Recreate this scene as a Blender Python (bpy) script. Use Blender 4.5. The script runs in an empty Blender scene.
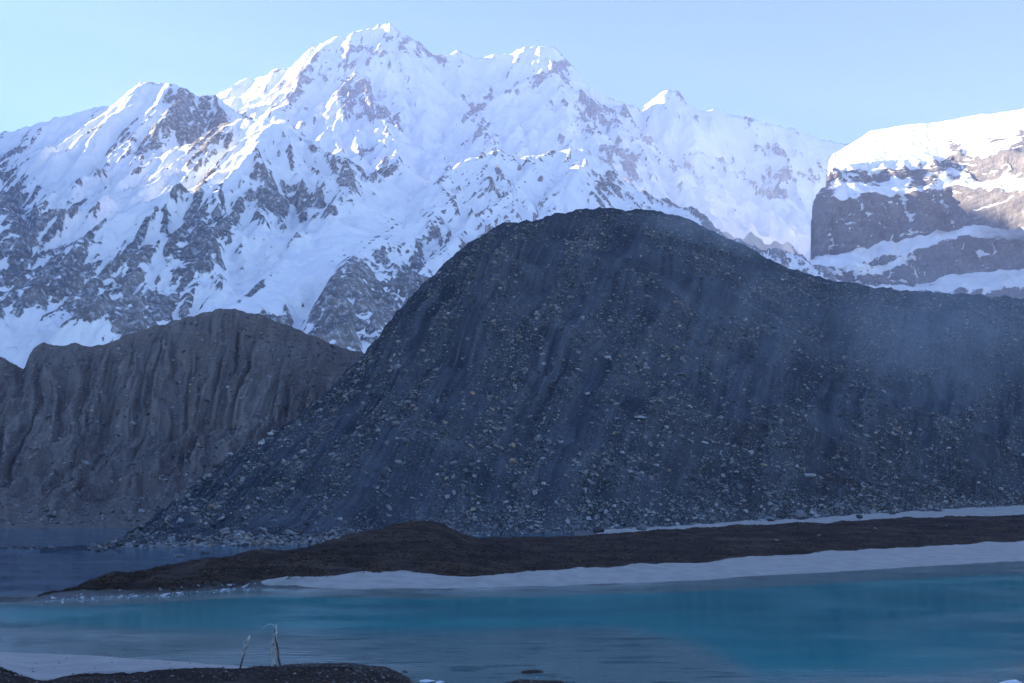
import bpy, bmesh, math, random
import numpy as np
from mathutils import Vector

R = math.radians
rng = np.random.default_rng(7)
random.seed(7)
scene = bpy.context.scene
col = scene.collection

# ------------------------------------------------------------------ camera
F_PX, CX, CY = 1098.0, 512.0, 341.5
CAM_Z = 9.0
TANP = 148.5 / F_PX
P = math.atan(TANP)
cp, sp = math.cos(P), math.sin(P)


def ray(px, py):
    px = np.asarray(px, float); py = np.asarray(py, float)
    a, b = px - CX, CY - py
    return a, F_PX * cp - b * sp, F_PX * sp + b * cp


def at(px, py, Y):
    """world point at range Y (metres ahead) seen in the survey photo at px, py"""
    dx, dy, dz = ray(px, py)
    k = np.asarray(Y, float) / dy
    return dx * k, np.asarray(Y, float) + 0 * k, CAM_Z + dz * k


def on_level(px, py, z=0.0):
    dx, dy, dz = ray(px, py)
    k = (z - CAM_Z) / dz
    return dx * k, dy * k


def bearing(x, y, z):
    """survey-photo coordinates of world points (used to look up the geology map)"""
    zz = z - CAM_Z
    d = y * cp + zz * sp
    return CX + F_PX * x / d, CY - F_PX * (zz * cp - y * sp) / d


cam = bpy.data.cameras.new('camera')
camo = bpy.data.objects.new('camera', cam)
col.objects.link(camo)
camo.location = (0, 0, CAM_Z)
camo.rotation_euler = (R(90) + P, 0, 0)
cam.sensor_width = 36
cam.lens = 36 * F_PX / 1024
cam.clip_start = 0.5
cam.clip_end = 60000
scene.camera = camo

# ------------------------------------------------------------------ noise
PERM = rng.permutation(4096)
GA = rng.random(4096) * 2 * np.pi
GX, GY = np.cos(GA), np.sin(GA)
HU, HV = rng.random(4096), rng.random(4096)


def _h(ix, iy, s):
    return PERM[(PERM[(ix + s * 57) & 4095] + iy) & 4095]


def perlin(x, y, s=0):
    x = np.asarray(x, float); y = np.asarray(y, float)
    ix = np.floor(x).astype(np.int64); iy = np.floor(y).astype(np.int64)
    fx, fy = x - ix, y - iy
    u = fx * fx * fx * (fx * (fx * 6 - 15) + 10)
    v = fy * fy * fy * (fy * (fy * 6 - 15) + 10)

    def g(i, j):
        k = _h(ix + i, iy + j, s)
        return GX[k] * (fx - i) + GY[k] * (fy - j)
    a = g(0, 0) * (1 - u) + g(1, 0) * u
    b = g(0, 1) * (1 - u) + g(1, 1) * u
    return (a * (1 - v) + b * v) * 1.5


def fbm(x, y, o=5, s=0, gain=0.5):
    t, a = 0, 1.0
    for i in range(o):
        t = t + a * perlin(x * 2 ** i + 17.3 * i, y * 2 ** i - 9.1 * i, s + i)
        a *= gain
    return t


def ridged(x, y, o=5, s=0, gain=0.5):
    t, a, w = 0, 1.0, 1.0
    for i in range(o):
        n = 1 - np.abs(perlin(x * 2 ** i + 5.7 * i, y * 2 ** i + 3.3 * i, s + i))
        n = n * n * w
        t = t + a * n
        w = np.clip(n * 1.6, 0, 1)
        a *= gain
    return t


def sstep(a, b, x):
    t = np.clip((x - a) / (b - a), 0, 1)
    return t * t * (3 - 2 * t)


def gullies(X, Y, gx, gy, cell, octaves, gain=0.5, s=0):
    """gullies and ribs that run down the slope (gx, gy is the gradient); returns about -1..1"""
    hh = np.zeros_like(X); dx = np.zeros_like(X); dy = np.zeros_like(X)
    amp = 1.0
    for o in range(octaves):
        c = cell / 1.9 ** o
        qx, qy = -(gy + dy), gx + dx
        m = np.sqrt(qx * qx + qy * qy) + 1e-6
        qx, qy = qx / m, qy / m
        px, py = X / c, Y / c
        ix = np.floor(px).astype(np.int64); iy = np.floor(py).astype(np.int64)
        fx, fy = px - ix, py - iy
        va = np.zeros_like(X); vd = np.zeros_like(X); wt = np.zeros_like(X)
        for i in (-1, 0, 1):
            for j in (-1, 0, 1):
                k = _h(ix + i, iy + j, s + o)
                ax = fx - i - HU[k]; ay = fy - j - HV[k]
                w = np.exp(-2.2 * (ax * ax + ay * ay)) + 1e-5
                mag = 2 * np.pi * (ax * qx + ay * qy)
                va += np.cos(mag) * w
                vd -= np.sin(mag) * w
                wt += w
        va /= wt; vd /= wt
        hh += amp * va
        e = 0.35 * amp * cell / c
        dx += vd * qx * e; dy += vd * qy * e
        amp *= gain
    return hh


# ------------------------------------------------------------------ mesh helpers
def mesh_obj(name, V, Fq, mat, smooth=True, attrs=None):
    me = bpy.data.meshes.new(name)
    V = np.ascontiguousarray(V, dtype=np.float32)
    Fq = np.ascontiguousarray(Fq, dtype=np.int32)
    n, k = Fq.shape
    me.vertices.add(len(V)); me.vertices.foreach_set('co', V.ravel())
    me.loops.add(n * k); me.loops.foreach_set('vertex_index', Fq.ravel())
    me.polygons.add(n)
    me.polygons.foreach_set('loop_start', np.arange(0, n * k, k, dtype=np.int32))
    me.polygons.foreach_set('loop_total', np.full(n, k, dtype=np.int32))
    me.polygons.foreach_set('use_smooth', np.full(n, smooth, dtype=bool))
    me.update(calc_edges=True)
    for an, av in (attrs or {}).items():
        a = me.attributes.new(an, 'FLOAT', 'POINT')
        a.data.foreach_set('value', np.ascontiguousarray(av, dtype=np.float32).ravel())
    me.materials.append(mat)
    o = bpy.data.objects.new(name, me)
    col.objects.link(o)
    return o


def grid_faces(nu, nv, keep=None):
    i = np.arange(nu * nv).reshape(nu, nv)
    f = np.stack([i[:-1, :-1], i[1:, :-1], i[1:, 1:], i[:-1, 1:]], -1)
    if keep is not None:
        k = keep[:-1, :-1] | keep[1:, :-1] | keep[1:, 1:] | keep[:-1, 1:]
        f = f[k]
    return f.reshape(-1, 4)


def compact(V, Fq, attrs):
    used = np.unique(Fq)
    m = np.full(len(V), -1); m[used] = np.arange(len(used))
    return V[used], m[Fq], {k: np.asarray(v).ravel()[used] for k, v in attrs.items()}


def grid_obj(name, X, Y, Z, mat, attrs=None, keep=None, smooth=True):
    V = np.stack([X, Y, Z], -1).reshape(-1, 3)
    Fq = grid_faces(X.shape[0], X.shape[1], keep)
    attrs = {k: np.asarray(v) for k, v in (attrs or {}).items()}
    if keep is not None:
        V, Fq, attrs = compact(V, Fq, attrs)
    # quads must face up
    a, b, c = V[Fq[0][0]], V[Fq[0][1]], V[Fq[0][2]]
    if np.cross(b - a, c - a)[2] < 0:
        Fq = Fq[:, ::-1]
    return mesh_obj(name, V, Fq, mat, smooth, attrs)


def tag(o, label=None, cat=None, group=None, kind=None):
    if label: o['label'] = label
    if cat: o['category'] = cat
    if group: o['group'] = group
    if kind: o['kind'] = kind
    return o


# ------------------------------------------------------------------ materials
class NT:
    def __init__(self, name):
        self.m = bpy.data.materials.new(name)
        self.m.use_nodes = True
        self.t = self.m.node_tree
        self.t.nodes.clear()
        self.out = self.n('ShaderNodeOutputMaterial')

    def n(self, typ, **kw):
        nd = self.t.nodes.new(typ)
        for k, v in kw.items():
            setattr(nd, k, v)
        return nd

    def l(self, a, b):
        self.t.links.new(a, b)

    def val(self, sock, v):
        if hasattr(v, 'is_linked') or isinstance(v, bpy.types.NodeSocket):
            self.l(v, sock)
        else:
            sock.default_value = v

    def attr(self, name):
        return self.n('ShaderNodeAttribute', attribute_name=name).outputs['Fac']

    def pos(self, scale=(1, 1, 1), rot=(0, 0, 0)):
        g = self.n('ShaderNodeNewGeometry')
        mp = self.n('ShaderNodeMapping')
        mp.inputs['Scale'].default_value = scale
        mp.inputs['Rotation'].default_value = rot
        self.l(g.outputs['Position'], mp.inputs['Vector'])
        return mp.outputs['Vector']

    def noise(self, vec, scale, detail=4, rough=0.55, dist=0.0):
        nd = self.n('ShaderNodeTexNoise')
        nd.inputs['Scale'].default_value = scale
        nd.inputs['Detail'].default_value = detail
        nd.inputs['Roughness'].default_value = rough
        nd.inputs['Distortion'].default_value = dist
        self.l(vec, nd.inputs['Vector'])
        return nd.outputs['Fac']

    def math(self, op, a, b=0.0, c=0.0):
        nd = self.n('ShaderNodeMath', operation=op)
        self.val(nd.inputs[0], a); self.val(nd.inputs[1], b); self.val(nd.inputs[2], c)
        return nd.outputs[0]

    def maprange(self, v, a, b, c=0.0, d=1.0, smooth=True):
        nd = self.n('ShaderNodeMapRange')
        if smooth: nd.interpolation_type = 'SMOOTHSTEP'
        self.val(nd.inputs['Value'], v)
        for i, x in zip(('From Min', 'From Max', 'To Min', 'To Max'), (a, b, c, d)):
            nd.inputs[i].default_value = x
        return nd.outputs['Result']

    def mix(self, f, a, b):
        nd = self.n('ShaderNodeMix', data_type='RGBA')
        self.val(nd.inputs[0], f)
        for s, v in ((nd.inputs[6], a), (nd.inputs[7], b)):
            if isinstance(v, tuple): s.default_value = v + (1,) if len(v) == 3 else v
            else: self.l(v, s)
        return nd.outputs[2]

    def ramp(self, f, stops):
        nd = self.n('ShaderNodeValToRGB')
        cr = nd.color_ramp
        while len(cr.elements) < len(stops): cr.elements.new(0.5)
        for e, (p, c) in zip(cr.elements, stops):
            e.position = p; e.color = tuple(c) + (1,)
        self.l(f, nd.inputs[0])
        return nd.outputs[0]

    def bump(self, h, strength, dist):
        nd = self.n('ShaderNodeBump')
        nd.inputs['Strength'].default_value = strength
        nd.inputs['Distance'].default_value = dist
        self.l(h, nd.inputs['Height'])
        return nd.outputs['Normal']

    def bsdf(self, color, rough=0.9, normal=None, spec=0.2, **kw):
        nd = self.n('ShaderNodeBsdfPrincipled')
        self.val(nd.inputs['Base Color'], color if not isinstance(color, tuple) else color + (1,))
        self.val(nd.inputs['Roughness'], rough)
        nd.inputs['Specular IOR Level'].default_value = spec
        if normal is not None: self.l(normal, nd.inputs['Normal'])
        for k, v in kw.items(): nd.inputs[k].default_value = v
        self.l(nd.outputs[0], self.out.inputs['Surface'])
        return nd


def mountain_mat(name, rock_a, rock_b, px_m, strata=(0, 0, 0), sw=0.25, mixed=1.35, dust=0.62):
    t = NT(name)
    p = t.pos()
    fine = t.noise(t.pos((1, 1, 0.5)), 0.27 / px_m, 6, 0.66)
    dst = t.noise(t.pos((1, 1, 0.6)), 0.3 / px_m, 5, 0.66)
    mid = t.noise(p, 0.05 / px_m, 5, 0.6)
    st = t.noise(t.pos((0.02 / px_m, 0.02 / px_m, 0.28 / px_m), strata), 1.0, 4, 0.6, 0.6)
    s = t.math('ADD', t.attr('snow'), t.math('MULTIPLY', t.math('SUBTRACT', fine, 0.5), mixed))
    s = t.math('ADD', s, t.math('MULTIPLY', t.math('SUBTRACT', st, 0.5), sw))
    sm = t.maprange(s, 0.42, 0.58)
    rock = t.mix(t.maprange(st, 0.3, 0.7), rock_a, rock_b)
    rock = t.mix(t.math('MULTIPLY', t.maprange(mid, 0.35, 0.65), 0.6), rock, tuple(c * 0.62 for c in rock_a))
    # dustings of snow on the rock
    rock = t.mix(t.maprange(dst, 0.47, 0.66, 0, dust), rock, (0.7, 0.72, 0.76))
    snow = t.mix(t.maprange(mid, 0.3, 0.7), (0.80, 0.82, 0.85), (0.88, 0.89, 0.90))
    c = t.mix(sm, rock, snow)
    h = t.math('ADD', t.math('MULTIPLY', fine, t.maprange(sm, 0, 1, 1.0, 0.18)), t.math('MULTIPLY', mid, 1.5))
    h = t.math('ADD', h, t.math('MULTIPLY', st, t.maprange(sm, 0, 1, 1.2 * sw + 0.2, 0.1)))
    t.bsdf(c, t.maprange(sm, 0, 1, 0.9, 0.6), t.bump(h, 0.9, 2.6 * px_m), 0.15)
    return t.m


MAT_MAIN = mountain_mat('far_rock_and_snow', (0.20, 0.195, 0.20), (0.31, 0.29, 0.28), 4.6, (0.0, 0.35, 0.0))
MAT_LEFT = mountain_mat('near_rock_and_snow', (0.16, 0.152, 0.15), (0.30, 0.275, 0.25), 2.4, (0.0, 0.55, 0.0))
MAT_RIGHT = mountain_mat('banded_rock_and_snow', (0.125, 0.12, 0.12), (0.215, 0.20, 0.185), 2.8, (0.0, -0.12, 0.0), 0.8, 0.6, 0.15)


# ------------------------------------------------------------------ mountains from ridge lines
def tent_field(X, Y, ridges):
    """highest of all ridge lines' flanks; also the distance to the ridge that made it"""
    H = np.full(X.shape, -400.0); DD = np.full(X.shape, 1e4)
    for (s, drop, pts) in ridges:
        a = np.array(pts, float)
        wx, wy, wz = at(a[:, 0], a[:, 1], a[:, 2])
        for i in range(len(a) - 1):
            ex, ey = wx[i + 1] - wx[i], wy[i + 1] - wy[i]
            L = ex * ex + ey * ey + 1e-6
            t = np.clip(((X - wx[i]) * ex + (Y - wy[i]) * ey) / L, 0, 1)
            d = np.hypot(X - wx[i] - t * ex, Y - wy[i] - t * ey)
            z = wz[i] + t * (wz[i + 1] - wz[i])
            Lh = drop * 0.45 / s
            h = z - 0.50 * s * d - 0.50 * s * Lh * 1.6 * (1 - np.exp(-d / (Lh * 1.6)))
            m = h > H
            H = np.where(m, h, H); DD = np.where(m, d, DD)
    return H, DD


def blur(a, n=1):
    for _ in range(n):
        b = np.pad(a, 1, mode='edge')
        a = (b[:-2, 1:-1] + b[2:, 1:-1] + b[1:-1, :-2] + b[1:-1, 2:] + 2 * a) / 6
    return a


def patch(u, v, patches):
    """rock (-) and snow (+) areas of the geology map: centre, half sizes, tilt, weight"""
    t = np.zeros_like(u)
    n_ = 0.9 + 0.8 * fbm(u / 13, v / 10, 4, 501)
    for (px, py, rx, ry, ang, w) in patches:
        w = w * n_ if w < 0 else w
        c, s = math.cos(R(ang)), math.sin(R(ang))
        dx, dy = u - px, v - py
        a = (dx * c + dy * s) / rx; b = (-dx * s + dy * c) / ry
        t += w * np.exp(-(a * a + b * b) ** 1.5)
    return t


def mountain(name, x0, x1, y0, y1, step, ridges, amp, cell, mat, snow_fn, warp=18, seed=0, zmin=-30, label=None, calm=None):
    xs = np.arange(x0, x1 + step, step); ys = np.arange(y0, y1 + step, step)
    X, Y = np.meshgrid(xs, ys, indexing='ij')
    wx = fbm(X / 170, Y / 170, 4, seed + 3) * warp
    wy = fbm(X / 170 + 40, Y / 170, 4, seed + 9) * warp
    H, D = tent_field(X + wx, Y + wy, ridges)
    H = blur(H, 1)
    gx, gy = np.gradient(blur(H, 4), step)
    m = np.hypot(gx, gy)
    g = gullies(X, Y, gx, gy, cell, 6, 0.58, seed)
    att = 0.26 + 0.74 * (1 - np.exp(-D / (cell * 0.6)))
    u, v = bearing(X, Y, H)
    att = att * (1 - patch(u, v, calm)) if calm else att
    H = H + g * amp * att * sstep(0.05, 0.7, m)
    H = H + (ridged(X / (cell * 1.6), Y / (cell * 1.6), 6, seed + 20) - 1.0) * amp * 0.55 * att
    H = H + fbm(X / (step * 9), Y / (step * 9), 4, seed + 31) * step * 1.0
    gx, gy = np.gradient(H, step)
    m = np.hypot(gx, gy)
    lap = blur(H, 6) - H
    u, v = bearing(X, Y, H)
    snow = snow_fn(X, Y, H, m, lap / step, u, v, g * sstep(0.2, 0.8, m))
    o = grid_obj(name, X, Y, H, mat, {'snow': np.clip(snow, -1, 2)}, keep=H > zmin)
    tag(o, label, 'mountain', kind='structure')
    return X, Y, H


# --- left snow mountain
ridges_left = [
    (1.15, 900, [(-200, 150, 3750), (-120, 146, 3700), (0, 133, 3700), (20, 127, 3720), (45, 122, 3750), (75, 113, 3750), (100, 107, 3780), (122, 106, 3800), (180, 112, 3800), (230, 122, 3800)]),
    (1.25, 700, [(150, 80, 3100), (143, 83, 3110), (135, 96, 3140), (120, 120, 3190), (100, 150, 3230), (85, 172, 3230), (60, 205, 3150), (40, 235, 3000)]),
    (1.3, 800, [(150, 80, 3100), (160, 81, 3090), (172, 82, 3080), (185, 86, 3060), (197, 94, 3080), (215, 93, 3100), (224, 103, 3100), (235, 112, 3120), (265, 128, 3150)]),
    (1.15, 600, [(165, 82, 3085), (163, 100, 2990), (150, 125, 2900), (133, 143, 2820), (105, 173, 2700), (80, 208, 2560), (60, 245, 2400), (35, 290, 2150)]),
    (1.1, 600, [(215, 95, 3090), (222, 120, 2980), (216, 145, 2850), (203, 170, 2700), (185, 208, 2500), (165, 245, 2300), (140, 290, 2080)]),
    (0.95, 600, [(222, 120, 2780), (240, 121, 2730), (260, 121, 2680), (278, 120, 2630), (290, 118, 2600)]),
    (1.0, 500, [(290, 118, 2600), (275, 128, 2570), (255, 142, 2530), (238, 162, 2480), (215, 190, 2400), (190, 222, 2300), (165, 255, 2180), (130, 300, 2030), (100, 338, 1900)]),
    (1.0, 700, [(290, 118, 2600), (310, 135, 2580), (330, 150, 2560), (345, 165, 2550), (352, 183, 2540), (372, 173, 2560), (388, 168, 2585), (402, 166, 2600), (415, 174, 2600), (432, 183, 2600), (450, 174, 2620), (470, 160, 2650), (488, 150, 2680), (500, 150, 2700), (512, 158, 2720), (535, 154, 2760), (560, 149, 2800), (585, 151, 2800), (605, 168, 2780), (625, 188, 2750), (660, 212, 2700), (720, 250, 2650), (780, 290, 2600)]),
    (0.9, 500, [(402, 166, 2600), (380, 176, 2490), (358, 190, 2390)]),
    (0.9, 500, [(490, 150, 2690), (462, 162, 2590), (440, 177, 2490)]),
    (0.95, 500, [(335, 155, 2555), (300, 190, 2420), (262, 205, 2320), (235, 235, 2190), (200, 275, 2040), (165, 318, 1890), (140, 345, 1790)]),
    (0.8, 500, [(440, 178, 2600), (400, 205, 2420), (340, 240, 2230), (280, 275, 2080), (215, 318, 1900)]),
    (0.78, 500, [(494, 150, 2690), (450, 195, 2430), (395, 240, 2190), (330, 290, 1960), (270, 335, 1780)]),
    (0.8, 500, [(540, 154, 2770), (510, 190, 2500), (470, 225, 2260), (415, 268, 2000), (350, 318, 1750)]),
    (0.8, 500, [(588, 152, 2800), (565, 190, 2500), (540, 220, 2280), (495, 258, 2030), (440, 300, 1800)]),
    (0.9, 500, [(-60, 190, 2600), (0, 195, 2450), (25, 230, 2250), (30, 270, 2050), (40, 310, 1850)]),
    (0.55, 300, [(-150, 330, 1750), (0, 335, 1700), (60, 335, 1700), (110, 350, 1650)]),
]
ra = np.array([(440, 178, 2600), (400, 205, 2420), (340, 240, 2230), (280, 275, 2080), (215, 318, 1900)], float)
rb = np.array([(494, 150, 2690), (450, 195, 2430), (395, 240, 2190), (330, 290, 1960), (270, 335, 1780)], float)
for f_ in (0.22, 0.42, 0.6, 0.8):
    ridges_left.append((0.8, 500, (ra * (1 - f_) + rb * f_ + [0, 2, 0]).tolist()))
patches_left = [
    (200, 122, 30, 26, 25, -0.75), (175, 95, 12, 10, 20, -0.4), (145, 147, 18, 9, -20, -0.7), (128, 128, 8, 14, 25, -0.35),
    (290, 200, 42, 16, 8, -0.9), (265, 178, 12, 12, 0, -0.3), (190, 215, 10, 22, 20, -0.4),
    (15, 200, 16, 25, 0, -0.7), (20, 260, 30, 50, 0, -0.55), (75, 285, 40, 32, -20, -0.6), (130, 275, 18, 45, 25, -0.55),
    (190, 255, 28, 24, -45, -0.75), (225, 222, 30, 14, -35, -0.6), (140, 320, 34, 14, -40, -0.7), (165, 305, 24, 14, -40, -0.7),
    (60, 345, 50, 22, -15, 0.9), (15, 335, 30, 18, -15, 0.7), (120, 200, 24, 30, 20, 0.55), (165, 180, 18, 30, 25, 0.6),
    (60, 160, 40, 40, 20, 0.6), (115, 118, 10, 30, 35, 0.8), (262, 135, 25, 10, -40, 0.9), (235, 165, 14, 18, 30, 0.7),
    (320, 250, 90, 14, -38, 0.45), (400, 205, 60, 16, -30, 0.3), (225, 300, 50, 9, -40, 0.8),
    (260, 285, 50, 5, -38, -0.8), (350, 280, 60, 12, -38, -0.55), (400, 290, 40, 26, -30, -0.85), (355, 320, 45, 22, -30, -0.9), (430, 240, 25, 12, -45, -0.45),
    (500, 200, 60, 20, -25, 0.35), (590, 185, 36, 22, 20, 0.2), (395, 188, 30, 6, 0, 0.6), (345, 175, 10, 12, 30, -0.5), (375, 180, 10, 10, 0, -0.4),
    (480, 160, 22, 6, -30, -0.3), (560, 160, 30, 8, 0, -0.2), (605, 185, 20, 16, 40, -0.75),
]


def snow_left(X, Y, H, m, lap, u, v, g):
    s = 1.07 - 0.42 * sstep(0.85, 1.8, m) + 0.34 * np.clip(lap, -1.6, 1.6)
    s += 0.16 * fbm(X / 70, Y / 70, 4, 71) - 0.26 * g
    s -= 0.22 * sstep(420, 200, H)
    # furrows that run down the long snow slope
    a, b = u * 0.79 - v * 0.61, u * 0.61 + v * 0.79
    fur = np.abs(perlin(a / 70, b / 4.2, 73)) + 0.6 * np.abs(perlin(a / 40, b / 2.2, 74))
    s -= sstep(0.26, 0.04, fur) * 1.15 * patch(u, v, [(410, 250, 130, 62, -38, 1.0), (500, 195, 60, 30, -30, .6)])
    s += sstep(0.20, 0.03, np.abs(perlin(a / 60, b / 6.0, 75))) * 0.75 * patch(u, v, [(385, 300, 60, 34, -35, 1.0)])
    return s + patch(u, v, patches_left)


mountain('snow_mountain', -2500, 900, 1380, 4000, 5.2, ridges_left, 38, 200, MAT_LEFT, snow_left, 14, 2, calm=[(400, 215, 90, 26, -36, .55), (310, 262, 90, 26, -36, .7), (225, 312, 60, 20, -38, .6), (380, 270, 70, 40, -36, .35)],
         label='rugged snow and rock mountain rising behind the left moraine')

# --- main massif
ridges_main = [
    (1.5, 1500, [(px_, py_ - 4 - 3 * (653 < px_ < 680), Y_) for (px_, py_, Y_) in [(130, 140, 5200), (180, 125, 5200), (222, 103, 5480), (240, 97, 5480), (275, 75, 5480), (300, 60, 5460), (318, 48, 5420), (330, 41, 5380), (350, 37, 5400), (365, 34, 5420), (378, 26, 5450), (390, 25, 5450), (400, 35, 5450), (415, 42, 5450), (430, 52, 5450), (445, 58, 5460), (460, 55, 5480), (475, 60, 5480), (490, 57, 5480), (505, 58, 5480), (520, 52, 5480), (540, 48, 5480), (555, 52, 5460), (565, 65, 5450), (575, 80, 5430), (595, 92, 5420), (620, 105, 5450), (640, 113, 5480), (652, 119, 5500), (656, 104, 5500), (663, 98, 5500), (675, 98, 5500), (686, 109, 5500), (700, 113, 5500), (717, 113, 5500), (735, 118, 5500), (750, 122, 5500), (775, 128, 5500), (800, 135, 5480), (830, 142, 5450), (860, 150, 5400), (960, 170, 5400), (1100, 190, 5400)]]),
    (1.3, 1200, [(200, 105, 5900), (225, 89, 5900), (240, 82, 5900), (262, 74, 5900), (280, 88, 5900)]),
    (1.2, 900, [(330, 41, 5380), (314, 62, 5260), (286, 87, 5130), (255, 112, 5000), (235, 128, 4880), (218, 152, 4700)]),
    (1.2, 900, [(385, 26, 5450), (365, 60, 5250), (350, 90, 5100), (362, 120, 4950), (380, 150, 4800), (385, 185, 4600)]),
    (1.2, 900, [(415, 42, 5450), (402, 70, 5270), (388, 100, 5100), (395, 135, 4920), (405, 170, 4750)]),
    (1.1, 900, [(460, 56, 5480), (440, 85, 5270), (425, 115, 5100), (418, 150, 4900)]),
    (1.2, 900, [(540, 48, 5480), (548, 62, 5370), (525, 78, 5240), (500, 95, 5130), (470, 118, 5000), (440, 150, 4830), (410, 185, 4650)]),
    (1.2, 900, [(555, 52, 5460), (545, 85, 5240), (510, 115, 5060), (480, 145, 4900), (450, 175, 4750)]),
    (1.3, 900, [(560, 58, 5455), (578, 90, 5250), (571, 112, 5050), (556, 135, 4900), (540, 158, 4750)]),
    (1.3, 900, [(571, 112, 5050), (590, 135, 4920), (610, 162, 4760), (640, 192, 4520), (680, 230, 4200)]),
    (1.1, 900, [(600, 95, 5420), (625, 130, 5200), (660, 165, 4920), (690, 205, 4600), (720, 250, 4250)]),
    (0.9, 900, [(680, 100, 5500), (700, 150, 5100), (730, 195, 4700), (760, 240, 4300)]),
    (1.0, 900, [(775, 128, 5500), (790, 165, 5150), (805, 205, 4750), (815, 250, 4350)]),
]
patches_main = [
    (425, 50, 30, 8, 35, -0.6), (385, 45, 22, 10, 0, -0.45), (345, 50, 25, 6, -5, -0.4), (300, 85, 40, 14, -30, -0.45), (365, 105, 20, 22, 30, -0.6), (395, 120, 10, 20, -20, -0.5), (350, 85, 25, 12, 0, -0.35), (365, 152, 12, 6, -35, -0.7),
    (540, 80, 34, 5, -35, -0.6), (470, 115, 30, 4, -38, -0.6), (470, 140, 36, 4, -40, -0.6), (565, 70, 8, 16, -20, -0.4), (600, 115, 30, 12, 35, -0.3),
    (585, 125, 14, 16, 30, -0.4), (440, 90, 40, 14, -30, 0.4), (520, 115, 34, 18, 0, 0.4), (430, 140, 40, 22, 0, 0.4), (490, 75, 30, 8, -25, 0.4), (565, 118, 10, 10, 0, 0.5),
    (620, 165, 24, 24, 30, -0.6), (770, 150, 30, 7, 8, -0.4), (790, 175, 26, 7, 5, -0.55), (700, 115, 6, 10, 30, -0.4), (730, 165, 40, 10, 15, -0.25), (770, 195, 30, 5, 5, -0.35), (730, 230, 70, 40, 0, 0.35), (690, 135, 40, 14, 0, 0.4),
    (700, 245, 40, 12, 35, -0.4),
]


def snow_main(X, Y, H, m, lap, u, v, g):
    s = 1.02 - 0.40 * sstep(1.3, 2.5, m) + 0.24 * np.clip(lap, -1.6, 1.6)
    s += 0.14 * fbm(X / 120, Y / 120, 4, 55) - 0.20 * g
    # tilted rock bands showing through the upper face
    a, b = u * 0.80 - v * 0.60, u * 0.60 + v * 0.80
    bands = np.abs(perlin(a / 45, b / 7, 57)) + 0.5 * np.abs(perlin(a / 22, b / 3.2, 58))
    s -= sstep(0.22, 0.03, bands) * 0.7 * patch(u, v, [(500, 110, 90, 50, -30, 1.0), (350, 90, 80, 50, 0, .6), (620, 140, 60, 50, 30, .6)])
    return s + patch(u, v, patches_main)


mountain('mountain_massif', -2700, 2600, 4000, 6300, 10.0, ridges_main, 55, 330, MAT_MAIN, snow_main, 22, 5, zmin=250,
         label='highest snow covered massif with a long jagged summit ridge')


# --- banded cliff mountain on the right (terraces: cliffs and snow ledges)
def line(px, pts):
    a = np.array(pts, float)
    return np.interp(px, a[:, 0], a[:, 1])


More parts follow.
